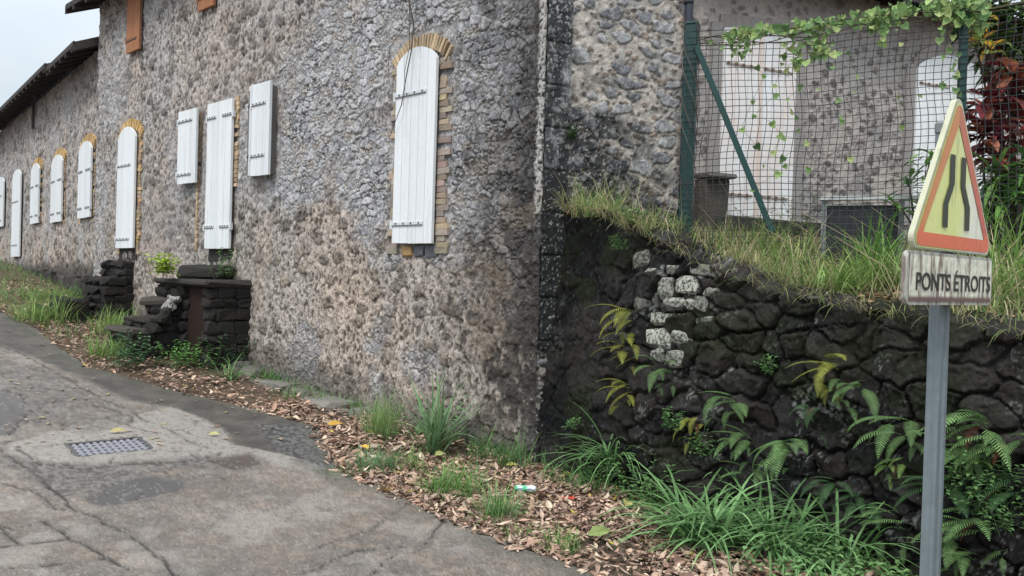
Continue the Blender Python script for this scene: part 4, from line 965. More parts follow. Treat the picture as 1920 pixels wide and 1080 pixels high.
def leaf(mb, p, d, nrm_, L, W_, c, fold=.15, curl=.2):
    d = nrm(d); s_ = nrm(np.cross(d, nrm_)); u = np.cross(s_, d)
    P = np.array(p, float); V = [P, P+d*L*.35+s_*W_/2+u*W_*fold, P+d*L*.7+s_*W_*.36+u*(W_*fold-L*curl*.3), P+d*L-u*L*curl, P+d*L*.7-s_*W_*.36+u*(W_*fold-L*curl*.3), P+d*L*.35-s_*W_/2+u*W_*fold, P+d*L*.35, P+d*L*.7-u*L*curl*.4]
    mb.add(V, [(0, 1, 6), (0, 6, 5), (1, 2, 7, 6), (6, 7, 4, 5), (2, 3, 7), (7, 3, 4)], c)
def fern(mb, p, d0, L, c, droop=1.0, n=10, wd=.21):
    p = np.array(p, float); d = nrm(d0); hz = nrm([d[0], d[1], 0]); el = math.asin(np.clip(d[2], -1, 1)); s_ = np.array([-hz[1], hz[0], 0]); pts = []
    ns_ = n*2
    for i in range(ns_+1):
        t = i/ns_; e = el-droop*t; dd = hz*math.cos(e)+np.array([0, 0, math.sin(e)]); pts.append((p.copy(), dd)); p = p+dd*L/ns_
    mb.tube([q for q, _ in pts[::4]], .0018, 3, np.array(c)*.6, caps=False)
    for i in range(3, ns_+1):
        t = i/ns_; q, dd = pts[i]; pl = L*wd*max(0., math.sin(math.pi*min(1, (t*.92+.08))**.75))**.8*(1-.35*t)+.004; u = np.cross(dd, s_)
        for sg_ in (-1, 1):
            dv = nrm(s_*sg_+dd*.55+np.array([0, 0, -.12])); w2 = L/ns_*.50; a = q; b = q+dv*pl
            mb.add([a-dd*w2*.5, a+dd*w2*.5, a+dv*pl*.6+dd*w2*.55, b+dd*w2*.2, a+dv*pl*.6-dd*w2*.3], [(0, 1, 2, 4), (4, 2, 3)], np.array(c)*random.uniform(.75, 1.25))
def thing1(mb, name, lab, cat, mat, group=None):
    o = mb.build(name, mat); tag(o, lab, cat, group); return o
def weed(mb, p, h, n, c, ls=.035, spread=.12):
    for k in range(n):
        b = random.uniform(0, 6.28); r_ = spread*random.random(); q = np.array(p)+np.array([math.cos(b)*r_, math.sin(b)*r_, 0]); top = q+np.array([random.gauss(0, .3)*h, random.gauss(0, .3)*h, h*random.uniform(.5, 1.1)])
        mid = (q+top)/2+np.array([random.gauss(0, .02), random.gauss(0, .02), 0]); mb.tube([q, mid, top], .0015, 3, np.array(c)*.6, caps=False)
        for j in range(8):
            t = .15+.85*j/7; m_ = q+(top-q)*t; az = random.uniform(0, 6.28); leaf(mb, m_, [math.cos(az), math.sin(az), random.uniform(-.1, .6)], [0, 0, 1], ls*random.uniform(.7, 1.3), ls*.6, np.array(c)*random.uniform(.7, 1.35))

# ------------------------------------------------------------------ ferns on the retaining wall
NR3 = np.array([*NR, 0]); DR3 = np.array([*DR, 0])
FERNS = [((1195, 590), 5, .26, 'y', 'yellow green fern beside the pale lichened stones, upper of two'), ((1195, 650), 4, .24, 'y', 'yellowish fern hanging lower left of the pale lichened stones'),
 ((1262, 692), 4, .2, 'g', 'small green fern just below the pale lichened stones'), ((1200, 728), 5, .2, 'y', 'olive fern on the black rendered end of the wall'),
 ((1388, 745), 5, .22, 'g', 'fern with upright frond in mid wall left of centre'), ((1570, 690), 6, .24, 'y', 'bright yellow green fern near the top of the black wall'),
 ((1610, 715), 4, .2, 'g', 'arching fern just under the bright yellow green fern'), ((1500, 832), 6, .27, 'g', 'wide green fern above the long blade grass clump'),
 ((1420, 815), 4, .2, 'g', 'small pale fern left of the wide green fern'), ((1700, 795), 7, .26, 'g', 'large feathery fern against the left side of the sign post'),
 ((1850, 790), 7, .28, 'g', 'large feathery fern on the wall right of the sign post, uppermost'), ((1905, 825), 5, .24, 'g', 'drooping fern at the right edge of the photo'),
 ((1810, 835), 5, .22, 'g', 'fern close to the right side of the sign post'), ((1695, 862), 3, .13, 'l', 'little lobed light green fern left of the post'),
 ((1840, 855), 3, .12, 'l', 'little lobed light green fern right of the post'), ((1705, 965), 4, .2, 'g', 'fern hanging low on the wall just left of the post'),
 ((1790, 905), 5, .2, 'd', 'dark fern half way down the wall right of the post'), ((1860, 965), 6, .24, 'g', 'bright frond fern low on the wall right of the post'),
 ((1900, 900), 5, .2, 'd', 'dark fern near the right edge'), ((1820, 1010), 5, .2, 'g', 'lowest fern on the wall right of the post'),
 ((1590, 905), 4, .17, 'd', 'dark fern behind the tips of the long blade grass'), ((1330, 790), 4, .15, 'y', 'tiny dry fern in a joint of the black wall'),
 ((1430, 875), 4, .16, 'g', 'small fern low on the wall above the grass clump'), ((1540, 760), 4, .16, 'd', 'dim little fern between two large black stones'), ((1650, 935), 4, .18, 'd', 'dark fern between the grass clump and the post')]
for (px, n, L, k, lab) in FERNS:
    mb = MB(); p = rpt(*px, .12)
    for i in range(n+2):
        cc = {'y': (.30, .32, .06), 'g': (.17, .30, .11), 'd': (.07, .15, .06), 'l': (.22, .36, .10)}[k]
        dv = NR3*random.uniform(.5, 1)+DR3*random.uniform(-1.2, 1.0)+np.array([0, 0, random.uniform(-.2, .9)])
        fern(mb, p+DR3*random.uniform(-.08, .08)+np.array([0, 0, random.uniform(-.05, .05)]), dv, L*random.uniform(.8, 1.35), np.array(cc)*random.uniform(.8, 1.2), random.uniform(.7, 1.7))
    for i in range(3): fern(mb, p+DR3*random.uniform(-.12, .12)+np.array([0, 0, random.uniform(-.16, -.04)]), NR3*random.uniform(.5, 1)+DR3*random.uniform(-1, 1)+np.array([0, 0, random.uniform(-.4, .5)]), L*random.uniform(.4, .8), np.array(cc)*random.uniform(.45, .9), random.uniform(.6, 1.6), n=8)
    if random.random() < .5: fern(mb, p, NR3+DR3*random.uniform(-1, 1), L*.7, (.14, .05, .03), 1.6)
    thing1(mb, 'fern', lab, 'fern', M_green, 'ferns growing from the black wall')

# ------------------------------------------------------------------ grass clumps and weeds at the foot of the walls
def T(px, lab, n, L, wd, spread=.1, **k):
    mb = MB(); p = gpt(*px) if px[1] > 500 and 'at' not in k else k.pop('at'); k.pop('at', None); w_ = k.pop('weed', None)
    if n: tuft(mb, p, n, L, wd, spread, **k)
    if w_: weed(mb, p, *w_)
    thing1(mb, 'grass_clump', lab, 'grass clump', M_green, 'grass clumps along the foot of the walls')
LG = (.17, .33, .12); LG2 = (.24, .43, .18)
TLB = 1
LB = dict(lean=(.25, 1.0), droop=(1.0, 2.2), cols=(LG, LG2, (.11, .22, .08)), nseg=8)
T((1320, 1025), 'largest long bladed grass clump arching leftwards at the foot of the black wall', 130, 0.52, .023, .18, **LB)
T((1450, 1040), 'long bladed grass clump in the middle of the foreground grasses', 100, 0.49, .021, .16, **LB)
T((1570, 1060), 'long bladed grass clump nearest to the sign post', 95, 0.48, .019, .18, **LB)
T((1400, 965), 'long bladed grass clump tucked behind the foreground grasses', 70, 0.54, .018, .14, **LB)
T((1150, 900), 'arching grass clump against the black rendered corner', 80, .46, .018, .12, at=gpt(1150, 915)+np.array([0, 0, .16]), **LB)
T((1110, 925), 'dark bushy weed patch between litter and black corner', 40, .26, .006, .16, weed=(.34, 18, (.09, .19, .07), .035, .2))
T((1215, 950), 'leafy weed patch left of the largest long bladed grass clump', 10, .28, .008, .14, weed=(.34, 20, (.13, .26, .09), .045, .22))
T((815, 850), 'tall leafy weed standing against the facade under the big shutter', 44, .55, .028, .09, lean=(.05, .9), droop=(.2, 1.2), cols=((.17, .30, .14), (.25, .38, .19)), weed=(.45, 6, (.16, .28, .12), .07, .08))
T((715, 820), 'fine hazy green grass clump left of the tall leafy weed', 210, .34, .0045, .17, lean=(0, .7), droop=(.1, 1.0), cols=((.18, .33, .10), (.28, .38, .15)))
T((705, 885), 'short dense green clump at the road edge below the fine grass', 130, .20, .006, .16, cols=((.15, .29, .13), (.20, .35, .16)))
T((760, 880), 'short grass clump in the middle of the leaf litter', 80, .17, .006, .16, cols=(G1, G2))
T((850, 930), 'rounded green grass clump in the litter left of the crushed can', 190, .24, .006, .20, cols=((.14, .30, .09), (.20, .36, .10)))
T((935, 975), 'green grass clump at the road edge in front of the crushed can', 120, .24, .006, .13, cols=((.14, .30, .10), (.18, .32, .10)))
T((970, 1012), 'very small grass tuft on the road edge litter', 50, .10, .005, .08, cols=(G1, G2))
T((1055, 1035), 'small grass tuft near the bottom road edge', 80, .14, .005, .10, cols=(G1, G2))
T((965, 880), 'dark grass clump at the very corner of the building', 80, .28, .007, .14, cols=(GB, G1))
T((900, 860), 'low arching grass clump at the facade foot near the corner', 40, .28, .007, .13, cols=(GB, G1))
T((640, 895), 'low weeds on the road edge beside the dark asphalt', 70, .10, .006, .18, cols=(GB, G1))
T((560, 745), 'low green weeds beside the kerb stones', 90, .12, .006, .30, cols=(G2, G1))
T((470, 680), 'fine grass clump in the angle of the stairs and the facade', 110, .36, .005, .2, cols=(G1, G2))
T((430, 710), 'arching grass clump beside the pale kerb stones', 45, .36, .011, .12, **LB)
T((205, 670), 'tall bright grass clump at the road edge left of the lowest step', 190, .28, .007, .24, cols=(G2, G3), lean=(0, .7))
T((215, 625), 'bright grass clump between the two stone stairs', 170, .34, .008, .32, cols=(G2, G3), lean=(0, .8))
T((80, 605), 'large bright grass clump at the far left road edge', 230, .42, .009, .42, cols=(G2, G3), lean=(0, .8))
T((30, 560), 'low spreading grass clump furthest along the road', 220, .26, .009, .8, cols=(G1, G3), lean=(.1, 1))
T((120, 560), 'grass clump in front of the plinth of the lower wing', 160, .28, .009, .5, cols=(G1, G2), lean=(.1, 1))
T((160, 585), 'grass clump beside the squat stone block', 80, .26, .008, .3, cols=(G1, G2))
def W_(at, lab, h, n, c, ls, sp):
    mb = MB(); weed(mb, at, h, n, c, ls, sp); thing1(mb, 'leafy_weed', lab, 'weed', M_green, 'leafy weeds around the stairs')
W_(gpt(250, 690), 'dark leafy weed in front of the lowest stair step', .42, 26, (.08, .17, .07), .07, .35)
W_(gpt(345, 690), 'bright leafy weed in front of the hollow under the landing slab', .32, 34, (.14, .30, .08), .06, .38)
W_(gpt(415, 690), 'dark leafy weed against the rubble pier of the stairs', .42, 24, (.07, .15, .06), .06, .3)
W_(fpt(5.75, .72, 1.52), 'yellow green broad leaved plant growing on the landing slab', .24, 14, (.40, .52, .10), .12, .10)
W_(fpt(5.05, .22, 1.52), 'straggly weed on the landing slab beside the shutter door', .36, 16, (.15, .24, .09), .05, .22)
W_(gpt(185, 560)+np.array([0, 0, .4]), 'small yellow weed on the crumbling narrow steps', .18, 5, (.25, .28, .05), .07, .05)
W_(gpt(1530, 1075), 'low leafy weeds in front of the long bladed grasses', .16, 80, (.17, .31, .12), .05, .42)
W_(gpt(1620, 1078), 'low leafy weeds at the foot of the sign post', .14, 75, (.17, .30, .11), .045, .40)
W_(rpt(1085, 300, .0)*0+on(CORN, DE, .25, 2.85, NE, .02), 'little green plant rooted in the dark corner blocks', .10, 7, (.07, .15, .05), .035, .05)

TL = 1.05
for px, h, n, lab in (((1095, 800), .10, 8, 'tiny green sprig high on the black rendered wall end'), ((1165, 470), .12, 10, 'small weed hanging from the wall top above the ferns'), ((1460, 700), .12, 9, 'small sprig in the upper middle of the black wall'),
    ((1280, 800), .16, 16, 'pale leafy sprig low on the wall left of the small ferns'), ((1340, 850), .16, 18, 'pale leafy sprig just above the largest grass clump'), ((1870, 900), .22, 26, 'trailing leafy weed right of the post half way up'), ((1890, 980), .24, 30, 'trailing leafy weed low at the right edge'), ((1830, 930), .2, 20, 'leafy weed between the dark ferns right of the post')):
    mb = MB(); weed(mb, rpt(*px, .10), h, n, (.13, .25, .09), .035, h*.9); thing1(mb, 'wall_weed', lab, 'weed', M_green, 'weeds rooted in the black wall')
# terrace grass: one mass nobody could count
mb = MB()
for k in range(14000):
    s = random.uniform(.14, 5.2); u = random.random()**1.7*.62; p = terr(s, u)
    if s > .55 and random.random() < .12: continue
    dens_ = fbm(np.array(p[0]*2.2), np.array(p[1]*2.2), 201)
    if random.random() > .10+3.0*max(0, dens_-.38): continue
    dry = random.random(); c = ST if dry < .42 else (G3 if dry < .68 else ((.14, .23, .07) if dry < .85 else G1))
    blade(mb, p+np.array([0, 0, -.02]), random.uniform(0, 6.28), random.uniform(.12, .38), random.choice((.004, .006, .008)), random.uniform(.05, 1.0), random.uniform(.2, 1.8), np.array(c)*random.uniform(.75, 1.25), 4)
for k in range(1300):                                 # overhanging the wall top
    s = random.uniform(.2, 5.0); p = terr(s, 0)+np.array([*(NR*random.uniform(0, .3)), .03]); az = math.atan2(NR[1], NR[0])+random.gauss(0, .8)
    if .95 < s < 4.2 and random.random() < .55: continue
    if s < .3: p = terr(s, .02)+np.array([*(NR*.25), .03])
    blade(mb, p, az, random.uniform(.12, .36), .005, random.uniform(.3, 1.1), random.uniform(.8, 2.0), np.array(ST if random.random() < .6 else G3)*random.uniform(.7, 1.2), 5)
o = mb.build('terrace_grass', M_green); tag(o, 'dry and green grass covering the terrace above the black wall', 'grass', kind='stuff')
mb = MB()
for k in range(1500):
    s = random.uniform(.2, 5.5); u = random.random()**2*.5; p = terr(s, u)+np.array([0, 0, .02]); c = random.choice(((.30, .18, .11), (.36, .24, .15), (.22, .13, .08)))
    az = random.uniform(0, 6.28); leaf(mb, p, [math.cos(az), math.sin(az), random.uniform(-.1, .3)], [random.gauss(0, .4), random.gauss(0, .4), 1], random.uniform(.05, .10), .035, np.array(c)*random.uniform(.7, 1.2))
o = mb.build('terrace_leaf_litter', M_leaf); tag(o, 'fallen brown leaves among the terrace grass', 'leaf litter', kind='stuff')
TL = 1.3
def TT_(s, u, lab, n, L, wd, **k):
    mb = MB(); tuft(mb, terr(s, u), n, L, wd, **k); thing1(mb, 'grass_clump', lab, 'grass clump', M_green, 'grass clumps on the terrace')
def tpos(px, py, u):                                 # terrace (s) where a picture column crosses the given depth fraction
    best = min(np.arange(-.1, 7, .02), key=lambda s: abs((lambda q: (q[0]*RT.x+q[1]*RT.y+(q[2]-EYE)*RT.z)/(q[0]*fw.x+q[1]*fw.y+(q[2]-EYE)*fw.z))(terr(s, u))*F+960-px)); return float(best)
WB = dict(lean=(.1, .8), droop=(.4, 1.3), nseg=7)
TT_(tpos(1640, 0, .30), .30, 'broad bladed bright grass clump in front of the dark barrier panel', 44, .46, .017, spread=.10, cols=((.14, .28, .07), (.19, .33, .09)), **WB)
TT_(tpos(1600, 0, .18), .18, 'dense grass clump below the barrier at the wall edge', 120, .34, .007, spread=.16, cols=(G3, G2))
TT_(tpos(1430, 0, .38), .38, 'pale green grass clump at the foot of the diagonal brace', 130, .34, .007, spread=.18, cols=(G3, (.17, .26, .08)))
TT_(tpos(1380, 0, .12), .12, 'dry straw coloured grass clump hanging at the wall edge', 150, .34, .005, spread=.22, cols=(ST, G3), lean=(.2, 1.1), droop=(.5, 1.8))
TT_(tpos(1120, 0, .05), .05, 'grass clump on the highest end of the wall next to the corner', 130, .36, .006, spread=.22, cols=(G3, G2, ST), lean=(.1, 1.0))
TT_(tpos(1890, 0, .15), .15, 'tall wild grass clump right of the sign plates', 110, .62, .009, spread=.22, cols=(G2, G3, ST), lean=(.05, .8))
TT_(tpos(1860, 0, .35), .35, 'pale long grass clump behind the right edge of the sign', 90, .65, .010, spread=.25, cols=(G2, (.2, .3, .12)), lean=(.05, .9))
TT_(tpos(1700, 0, .22), .22, 'green grass clump just left of the sign plates', 110, .40, .007, spread=.18, cols=(G2, G3))
mb = MB(); weed(mb, terr(tpos(1500, 0, .5), .5), .55, 26, (.16, .24, .09), .035, .22); thing1(mb, 'leafy_weed', 'fine leaved pale weed climbing beside the stained door', 'weed', M_green)
mb = MB(); weed(mb, terr(tpos(1195, 0, .12), .12), .16, 26, (.20, .30, .12), .06, .26); thing1(mb, 'leafy_weed', 'round leaved weed on the wall top near the fence post', 'weed', M_green)
mb = MB()   # bare dry stalks
for k in range(46):
    s = random.uniform(.1, 4.6); p = terr(s, random.uniform(0, .35)); a = random.uniform(0, 6.28); L = random.uniform(.3, .75); d = np.array([math.cos(a)*.5, math.sin(a)*.5, 1]); mb.tube([p, p+d*L*.5, p+d*L+np.array([math.cos(a), math.sin(a), -.6])*L*.3], [.003, .002, .001], 3, np.array(ST)*random.uniform(.6, 1.1), caps=False)
o = mb.build('dry_stalks', M_green); tag(o, 'thin dry stalks standing and leaning in the terrace grass', 'dry stalks', kind='stuff')

TL = 1.25
TT_(tpos(1560, 0, .1), .10, 'leaning green grass clump overhanging the wall cap below the barrier', 90, .34, .010, spread=.2, cols=(G2, G3), lean=(.2, 1.1), droop=(.5, 1.8))
TT_(tpos(1480, 0, .25), .25, 'loose tall grass clump between the brace and the barrier', 80, .40, .008, spread=.22, cols=(G3, G2, ST), lean=(.1, .8))
TT_(tpos(1240, 0, .12), .12, 'straggly dry grass clump on the wall top above the pale stones', 110, .30, .006, spread=.25, cols=(ST, G3), lean=(.2, 1.2), droop=(.4, 1.8))
TT_(tpos(1780, 0, .12), .12, 'weedy grass clump half hidden behind the sign plate', 100, .45, .008, spread=.24, cols=(G2, G3), lean=(.1, .9))
mb = MB()                                            # fringe of small weeds where the walls meet the ground
for k in range(420):
    s_ = random.uniform(-2.8, 4.6); 
    if fbm(np.array(s_*2.5), np.array(.5), 601) < .42: continue
    b_0 = (CORN+D1*s_+N1*abs(random.gauss(.05, .12))) if s_ > 0 else (PR-DR*s_+NR*abs(random.gauss(.08, .12))); z_ = float(ground(*b_0)); c = random.choice(((.12, .24, .08), (.18, .32, .11), (.09, .18, .07)))
    for j in range(7): blade(mb, (b_0[0]+random.gauss(0, .02), b_0[1]+random.gauss(0, .02), z_), random.uniform(0, 6.28), random.uniform(.06, .2), .007, random.uniform(.1, 1.1), random.uniform(.2, 1.5), np.array(c)*random.uniform(.7, 1.3), 3)
o = mb.build('weed_fringe', M_green); tag(o, 'low weeds fringing the foot of the walls', 'weeds', kind='stuff')
# ------------------------------------------------------------------ leaf litter on the verge
mb = MB()
def verge_pts(n):
    """points between the road edge and the wall foot"""
    out_ = []
    while len(out_) < n:
        s = random.uniform(-5.2, 14)if random.random() < .35 else random.uniform(-4.6, 3.2)
        if s < -0.0: base = PR+DR*(-s*.98); nn = NR
        elif s < SE: base = CORN+D1*s; nn = N1
        else: base = P2+D2*(s-SE); nn = N2
        q = base+nn*random.uniform(.03, 3.2); out_.append(q)
    return np.array(out_)
Q = verge_pts(90000); e = sd_poly(Q[:, 0], Q[:, 1], EDGE); cs = sd_poly(np.array([0.]), np.array([2.0]), EDGE)[0]; e = e*np.sign(cs)
dn = fbm(Q[:, 0]*1.8, Q[:, 1]*1.8, 301); cnt = 0
LC = [(.50, .32, .235), (.42, .27, .20), (.56, .40, .30), (.30, .19, .14), (.47, .34, .27), (.20, .13, .10), (.62, .49, .37)]
for q, ee, dd in zip(Q, e, dn):
    pr = 1.0 if ee < -.02 else max(0, .5-ee*6)
    if ee > 0 and random.random() > pr: continue
    if ee < -.02 and random.random() < .75*float(sst(.42, .30, dd)): continue
    sq = (q-CORN)@D1
    if ee < -.9 and sq > 0 and random.random() < .6: continue
    if cnt > 26000: break
    L = min(.12, .028+random.expovariate(1/.024)); az = random.uniform(0, 6.28); z = float(ground(*q))+(.035 if ee > -.03 else .012)+random.random()*.03*(ee < -.05)
    c = np.array((.55, .42, .08) if random.random() < .008 else random.choice(LC))*random.uniform(.45, 1.2)
    leaf(mb, (q[0], q[1], z), [math.cos(az), math.sin(az), random.gauss(.1, .25)], [random.gauss(0, .35), random.gauss(0, .35), 1], L, L*random.uniform(.3, .5), c, random.uniform(-.3, .35), random.uniform(-.25, .3)); cnt += 1
for k in range(420):                                 # twigs
    q = Q[random.randrange(len(Q))]
    if sd_poly(q[:1], q[1:], EDGE)[0]*np.sign(cs) > 0: continue
    az = random.uniform(0, 6.28); z = float(ground(*q))+.05; L = random.uniform(.06, .3); mb.tube([(q[0], q[1], z), (q[0]+math.cos(az)*L*.5, q[1]+math.sin(az)*L*.5, z+random.uniform(0, .02)), (q[0]+math.cos(az+.3)*L, q[1]+math.sin(az+.3)*L, z)], random.uniform(.0015, .004), 3, (.16, .12, .09), caps=False)
o = mb.build('leaf_litter', M_leaf); tag(o, 'brown fallen leaves carpeting the verge between road and walls', 'leaf litter', kind='stuff'); print('leaves', cnt)
mb = MB()
for k in range(170):                                 # scattered single leaves on the road
    px = (random.uniform(0, 620), random.uniform(600, 850)); p = gpt(*px)
    c = random.choice(((.40, .36, .16), (.30, .22, .16), (.45, .33, .22), (.40, .36, .30), (.3, .2, .14))); az = random.uniform(0, 6.28); L = random.uniform(.03, .08)
    leaf(mb, p+np.array([0, 0, .045]), [math.cos(az), math.sin(az), .05], [0, 0, 1], L, L*.5, np.array(c)*random.uniform(.7, 1.1), .1, .1)
o = mb.build('road_leaves', M_leaf); tag(o, 'single pale and yellow leaves scattered over the road surface', 'leaf litter', kind='stuff')
for px, L, c, lab in (((585, 0), 0, 0, 0),)[:0]: pass
for px, az, L, c, lab in (((612, 808), .4, .16, (.55, .33, .06), 'orange yellow leaf on the litter at the end of the dark asphalt'), ((390, 827), .2, .10, (.44, .42, .18), 'yellow green leaf lying on the road right of the grate'),
  ((205, 822), .35, .13, (.42, .36, .16), 'long yellowish leaf on the road just behind the grate'), ((1172, 966), 1.2, .17, (.50, .42, .16), 'large upright pale yellow leaf in the litter by the long grass'),
  ((948, 885), 0, .10, (.50, .50, .14), 'bright yellow leaf near the corner of the building'), ((690, 855), 2.2, .16, (.62, .38, .06), 'curled orange leaf among the weeds below the tall leafy weed'),
  ((1100, 1022), .5, .2, (.22, .28, .10), 'long curled olive green leaf at the bottom road edge'), ((815, 868), 1.0, .14, (.40, .42, .16), 'pale green leaf in the litter under the facade')):
    mb = MB(); p = gpt(*px); leaf(mb, p+np.array([0, 0, .06]), [math.cos(az), math.sin(az), .12], [.3, -.5, 1], L, L*.42, c, .15, .15); thing1(mb, 'fallen_leaf', lab, 'leaf', M_leaf, 'large single fallen leaves')
mb = MB()                                            # far verge
for k in range(5200):
    s = random.uniform(7.0, 22); w_ = random.uniform(.05, 3.0); q = (CORN+D1*s if s < SE else P2+D2*(s-SE))+(N1 if s < SE else N2)*w_
    if s < SE and w_ > 1.9: continue
    ee = float(sd_poly(np.array([q[0]]), np.array([q[1]]), EDGE)[0]*np.sign(cs))
    if ee > -.12 or fbm(np.array(q[0]*1.5), np.array(q[1]*1.5), 501) < .40: continue
    blade(mb, (q[0], q[1], float(ground(*q))-.02), random.uniform(0, 6.28), random.uniform(.10, .28), .009, random.uniform(.05, .9), random.uniform(.2, 1.4), np.array(random.choice((G1, G2, G3, GB)))*random.uniform(.7, 1.2), 4)
o = mb.build('verge_grass', M_green); tag(o, 'rough grass covering the verge below the lower wing', 'grass', kind='stuff')
# crushed can and a red scrap
p = gpt(985, 930)+np.array([0, 0, .055]); can = empty('crushed_can', p); tag(can, 'crushed green and white drink can lying in the leaf litter', 'can')
ax = nrm([.93, -.25, .05]); mb = MB(); n = 14; V = []; C_ = []
s1v = nrm(np.cross(ax, [0, 0, 1])); u1 = np.cross(s1v, ax)
for i in range(10):
    t = i/9; R0 = .033*(1 if 0 < i < 9 else .82)
    for k in range(n):
        th = 2*math.pi*k/n; rr_ = R0*(1-.35*abs(math.sin(t*7+k))*.5); V.append(p+ax*(t-.5)*.16+s1v*math.cos(th)*rr_+u1*math.sin(th)*rr_*.75); C_.append((.06, .42, .22) if (i+k//3) % 4 < 2 and t < .75 else ((.65, .72, .74) if k % 5 else (.1, .15, .3)))
mb.add(V, [(i*n+k, i*n+(k+1) % n, (i+1)*n+(k+1) % n, (i+1)*n+k) for i in range(9) for k in range(n)], C_); mb.build('can_body', M_plain, can)
mb = MB(); mb.add([V[9*n+k] for k in range(n)], [tuple(range(n))], (.6, .62, .64)); mb.add([V[k] for k in range(n)], [tuple(range(n))[::-1]], (.6, .62, .64)); mb.build('can_ends', M_galv, can)
p = gpt(1065, 950)+np.array([0, 0, .05]); mb = MB(); V = []
for i in range(5):
    for j in range(3): V.append(p+np.array([(i-2)*.022, (j-1)*.02, random.uniform(0, .02)]))
mb.add(V, [(i*3+j, (i+1)*3+j, (i+1)*3+j+1, i*3+j+1) for i in range(4) for j in range(2)], (.45, .05, .03)); thing1(mb, 'wrapper', 'crumpled red wrapper scrap in the leaf litter', 'litter', M_plain)

# ------------------------------------------------------------------ vine over the fence
vi = empty('climbing_vine', fq(1.5, 3.3)); tag(vi, 'light green heart leaved vine trailing along the top of the wire fence', 'vine')
mb = MB(); sm_ = MB(); zt0 = 3.6
def heart(mb, p, size, c):
    d = nrm([random.gauss(0, .4), random.gauss(0, .4), -1]); nr = nrm(np.array([*FN, 0])+np.random.default_rng(int(p[0]*1e5) % 99991).normal(0, .5, 3)); s_ = nrm(np.cross(d, nr)); u = nrm(np.cross(s_, d))
    P = np.array(p); V = [P, P+s_*size*.45-d*size*.15, P+s_*size*.5+d*size*.3, P+d*size+u*size*.12, P-s_*size*.5+d*size*.3, P-s_*size*.45-d*size*.15, P+d*size*.4-u*size*.06]
    mb.add(V, [(0, 6, 2, 1), (6, 3, 2), (0, 5, 4, 6), (6, 4, 3)], np.array(c)*random.uniform(.7, 1.3))
VG = ((.22, .36, .13), (.30, .43, .15), (.12, .22, .08), (.36, .44, .18), (.16, .26, .10))
def vz(s): return ztop-.05+.05*s*.25+.06*sst(.9, 1.6, s)
for k in range(900):
    s = random.uniform(.30, s2+.15)**1.0; n_ = float(fbm(np.array(s*3.), np.array(1.5), 401)); thick = .015+.26*max(0, n_-.30)*(1.0 if s < 2.0 else 1.6)
    if n_ < .44 and random.random() < .6: continue
    heart(mb, fq(s, vz(s)+.05-abs(random.gauss(0, thick)), random.uniform(-.08, .14)), random.choice((.02, .03, .04, .065))*random.uniform(.8, 1.2), random.choice(VG))
for (px, y0, y1, nn) in ((1488, 80, 330, 15), (1560, 80, 240, 5), (1440, 120, 370, 10), (1775, 20, 190, 22), (1415, 100, 310, 5), (1690, 60, 260, 3), (1600, 60, 300, 5), (1385, 60, 110, 34), (1540, 50, 110, 40), (1490, 80, 130, 24)):
    pts = []; 
    for i in range(nn):
        y = y0+(y1-y0)*(i+random.random())/nn; s_, z_ = hit(FP, FD, px+random.gauss(0, 16), y); pts.append(fq(s_, z_, .07)); heart(mb, pts[-1], random.uniform(.02, .065), random.choice(VG))
    sm_.tube(pts, .0018, 3, (.16, .17, .07), caps=False)
for j in range(4):
    pts = [fq(s, vz(s)-.02+.04*math.sin(s*5+j), .06*math.sin(s*3+j*2)) for s in np.arange(.1, s2+.6, .12)]; sm_.tube(pts, .004, 4, (.12, .11, .05), caps=False)
for j in range(9):                                    # dead tendrils wrapped round the post
    pts = [fq(.05+.07*math.cos(z*6+j*1.3), z, .07*math.sin(z*6+j*1.3)+.02) for z in np.arange(2.15+.1*j, 3.75, .07)]; sm_.tube(pts, .0026, 3, (.17, .14, .12) if j % 2 else (.06, .055, .05), caps=False)
mb.build('foliage', M_green, vi); sm_.build('stem', M_green, vi)

# dead twigs hanging over the big shutter
mb = MB()
def tw(pxs, r0): mb.tube([on(CORN, D1, *hit(CORN, D1, *p), N1, .13+.02*math.sin(i*2)) for i, p in enumerate(pxs)], list(np.linspace(r0, r0*.35, len(pxs))), 4, (.10, .085, .08), caps=False)
tw([(783, -60), (786, 0), (792, 50), (789, 100), (783, 150), (770, 200), (757, 235), (751, 265)], .009); tw([(790, -50), (788, 40), (785, 90), (776, 140), (781, 175), (773, 205)], .005)
tw([(792, 50), (800, 80), (806, 100)], .004); tw([(775, 60), (752, 95), (744, 130), (748, 165), (756, 185)], .005); tw([(786, 0), (770, 30), (774, 60)], .005); tw([(756, 160), (748, 178), (757, 190)], .003)
thing1(mb, 'dead_creeper', 'dead bare creeper twigs dangling in front of the tall arched shutter', 'creeper', M_leaf)

